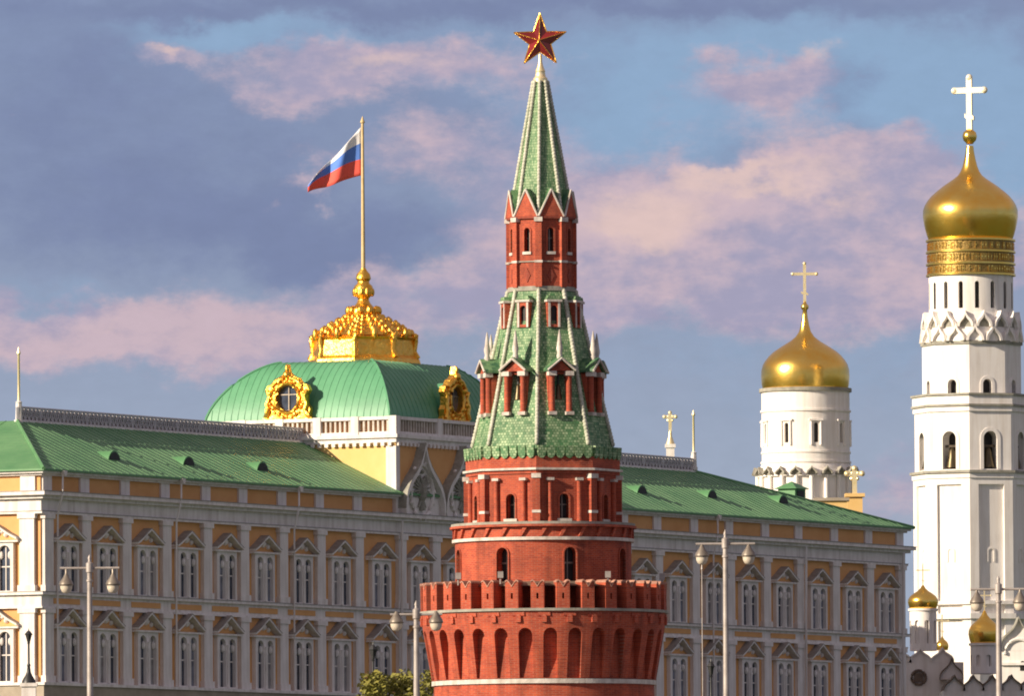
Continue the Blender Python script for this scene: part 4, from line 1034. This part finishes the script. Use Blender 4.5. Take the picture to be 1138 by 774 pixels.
rw.tube(rg, .13).box(cpx(1020) - .4, cpx(1020) + .4, -1.12, -1.02, cz_(754) - .4, cz_(754) + .4); rw.build('round_window', BROWNR, CH)

# sunlit church wall at the right edge
YA = 1060.0
ax, sa, az_ = tower_frame(1131, YA, 22.0)
AC = tag(empty('gabled_church', (ax, YA, 22.0)), 'sunlit cream church wall with a pointed keel gable behind the right street lamp', 'church')
MB().box(-21 * sa, 70 * sa, 0, 16, 0, az_(724)).build('wall', WHITE, AC)
for i in range(3):
    x = i * 42 * sa; k1 = keel(21 * sa, (az_(688) - az_(724)))
    o = MB().at(x, 0, az_(724.1)).prism(list(reversed(k1)), -.02, 5).build('keel_gable', WHITE, AC)
    r_ = MB().at(x, 0, az_(724.1)); up = [(a_, z + .2) for a_, z in k1]
    for a_, b_, c_, e_ in zip(k1[:-1], k1[1:], up[1:], up[:-1]): r_.prism([a_, b_, c_, e_], -.4, 5.2)
    r_.build('gable_roof', STONEG, o)
    ar = MB().tube([(x + 16 * sa * math.cos(PI * j / 16), -.1, az_(728) + 17 * sa * math.sin(PI * j / 16)) for j in range(17)], .16); ar.build('arch_moulding', WHITE, AC)
    MB().prism(arch(.5, .9, 8, x + 4 * sa, az_(746)), -.06, .1).build('window', DARK, AC)
MB().box(-21.5 * sa, 71 * sa, -.25, 0, az_(740), az_(737)).build('string_course', WHITE, AC)

# ================================================================ STREET LAMPS
def street_lamp(px, ytop, half_span, Y, arm_y, lamp_y, lab, tilt=0):
    s_ = .88 * Y / F; p_ = P(px, arm_y, Y)
    zb = 9.0 ; z = lambda y: P(px, y, Y).z - zb
    o = tag(empty('street_lamp', (p_.x, Y, zb), R(tilt)), lab, 'street lamp', 'two-armed street lamps on the bridge')
    hs = half_span * s_ / .88
    MB().lathe([(.34, 0), (.34, .8), (.22, 1.0), (.17, 1.3), (3.9 * s_, z(760)), (3.2 * s_, z(arm_y + 16)), (4.3 * s_, z(arm_y + 15.5)), (4.3 * s_, z(arm_y + 13.5)), (3.2 * s_, z(arm_y + 13)), (3.2 * s_, z(arm_y + 6)), (4.6 * s_, z(arm_y + 5)), (4.6 * s_, z(arm_y - 5)), (2.6 * s_, z(arm_y - 6)), (1.6 * s_, z(arm_y - 8)), (2.4 * s_, z(arm_y - 10.5)), (1.4 * s_, z(arm_y - 13)), (.3 * s_, z(ytop))], 14).build('pole', STEEL, o, 40)
    MB().tube([(-hs, 0, z(arm_y + .5)), (hs, 0, z(arm_y + .5))], 1.6 * s_, 8).build('crossarm', STEEL, o, 50)
    for sg in (-1, 1):
        sh = MB().at(sg * (hs - 8 * s_), 0, 0).lathe([(1.2 * s_, z(arm_y)), (1.6 * s_, z(lamp_y - 10)), (3 * s_, z(lamp_y - 8)), (4 * s_, z(lamp_y - 6)), (8.2 * s_, z(lamp_y - 1)), (9.3 * s_, z(lamp_y + 2)), (8.5 * s_, z(lamp_y + 3.5))][::-1], 18).build('lamp_shade', STEELD, o, 40)
        MB().at(sg * (hs - 8 * s_), 0, 0).lathe([(2 * s_, z(lamp_y + 12)), (5.5 * s_, z(lamp_y + 10.5)), (7.4 * s_, z(lamp_y + 7)), (7.8 * s_, z(lamp_y + 3.4))], 18).build('lamp_glass', LENS, sh, 40)
street_lamp(99.5, 617, 33, 420, 631.5, 648, 'two-armed street lamp in front of the left wing of the palace')
street_lamp(806, 589, 33, 420, 604.5, 616, 'two-armed street lamp standing right of the brick tower, tallest in the photo')
street_lamp(462.5, 668, 29, 455, 683, 690, 'two-armed street lamp just left of the brick tower battlements')
street_lamp(1109.5, 641, 31, 450, 655, 668, 'two-armed street lamp beside the small golden domes at the right edge')
# thin pole left of the right hand lamp
p_ = P(780, 634, 440)
o = tag(MB().at(p_.x, 440, 0).lathe([(.03, 9.0), (.018, p_.z), (.04, p_.z + .02), (.01, p_.z + .25)], 8).build('thin_pole', STEEL, None, 40), 'very thin pale pole beneath the left shade of the tallest street lamp', 'pole')
# black iron lanterns by the palace
def lantern(px, ytop, ybot, Y, lab):
    p_ = P(px, ybot, Y); zb = hz(p_.x, Y); s_ = 1.0
    o = tag(empty('iron_lantern', (p_.x, Y, zb)), lab, 'lamp post', 'black iron lanterns in front of the palace')
    z0 = p_.z - zb; h = P(px, ytop, Y).z - p_.z
    MB().box(-.5, .5, -.5, .5, -.5, z0 - .25).box(-.6, .6, -.6, .6, z0 - .25, z0).build('pedestal', TRIM, o)
    MB().lathe([(.5, z0), (.46, z0 + h * .05), (.25, z0 + h * .14), (.15, z0 + h * .2), (.1, z0 + h * .3), (.14, z0 + h * .32), (.08, z0 + h * .36), (.075, z0 + h * .72), (.14, z0 + h * .73), (.06, z0 + h * .75)], 12).build('post', BLACK, o, 40)
    MB().lathe([(.12, z0 + h * .75), (.26, z0 + h * .88), (.34, z0 + h * .885), (.16, z0 + h * .94), (.05, z0 + h * .96), (.02, z0 + h)], 6).build('lantern_head', BLACK, o)
lantern(32, 699, 760, 790, 'black iron lantern in front of the sunlit left corner of the palace')
lantern(415, 714, 790, 775, 'black iron lantern rising beside the green tree left of the brick tower')
lantern(790.5, 733, 806, 790, 'black iron lantern behind the tallest street lamp, low before the palace')

# ================================================================ TREE
def tree(px, ytop, Y, rx, label):
    p_ = P(px, ytop, Y); zb = hz(p_.x, Y); H = p_.z - zb
    o = tag(empty('leafy_tree', (p_.x, Y, zb)), label, 'tree')
    tr = MB().tube([(0, 0, -.3), (.1, 0, H * .25), (-.1, .1, H * .5), (.05, 0, H * .8)], .3, 8, .06)
    cen = []
    for i in range(16):
        a_ = random.uniform(0, 2 * PI); h0 = random.uniform(.3, .7) * H; l_ = rx * random.uniform(.5, .95)
        e_ = Vector((l_ * math.cos(a_), l_ * math.sin(a_) * .8, min(H * .93, h0 + random.uniform(.15, .4) * H)))
        tr.tube([(0, 0, h0), (e_.x * .5, e_.y * .5, h0 + (e_.z - h0) * .45), e_], .09, 5, .025); cen.append((e_, random.uniform(.8, 1.5)))
    cen.append((Vector((.1, 0, H * .93)), 1.1)); cen.append((Vector((-.6, 0, H * .85)), 1.2)); cen.append((Vector((.9, .2, H * .86)), 1.0))
    tr.build('trunk', BARK, o, 60)
    for mt in (LEAF, LEAF2):
        lf = MB()
        for c_, r_ in cen:
            for _ in range(170):
                v = Vector((random.gauss(0, 1), random.gauss(0, 1), random.gauss(0, .8))); v = c_ + v.normalized() * r_ * random.random() ** .5
                a_ = Vector((random.gauss(0, 1), random.gauss(0, 1), random.gauss(0, 1))).normalized(); b_ = a_.orthogonal().normalized(); s_ = random.uniform(.07, .14)
                lf.add([tuple(v + a_ * s_ * 1.5), tuple(v + b_ * s_), tuple(v - a_ * s_ * 1.5), tuple(v - b_ * s_)], [(0, 1, 2, 3)])
        me = bpy.data.meshes.new('crown'); me.from_pydata(lf.v, [], lf.f); me.materials.append(mt); link('crown', me, o)
tree(448, 743, 765, 3.4, 'yellow green leafy tree top at the bottom edge left of the brick tower')
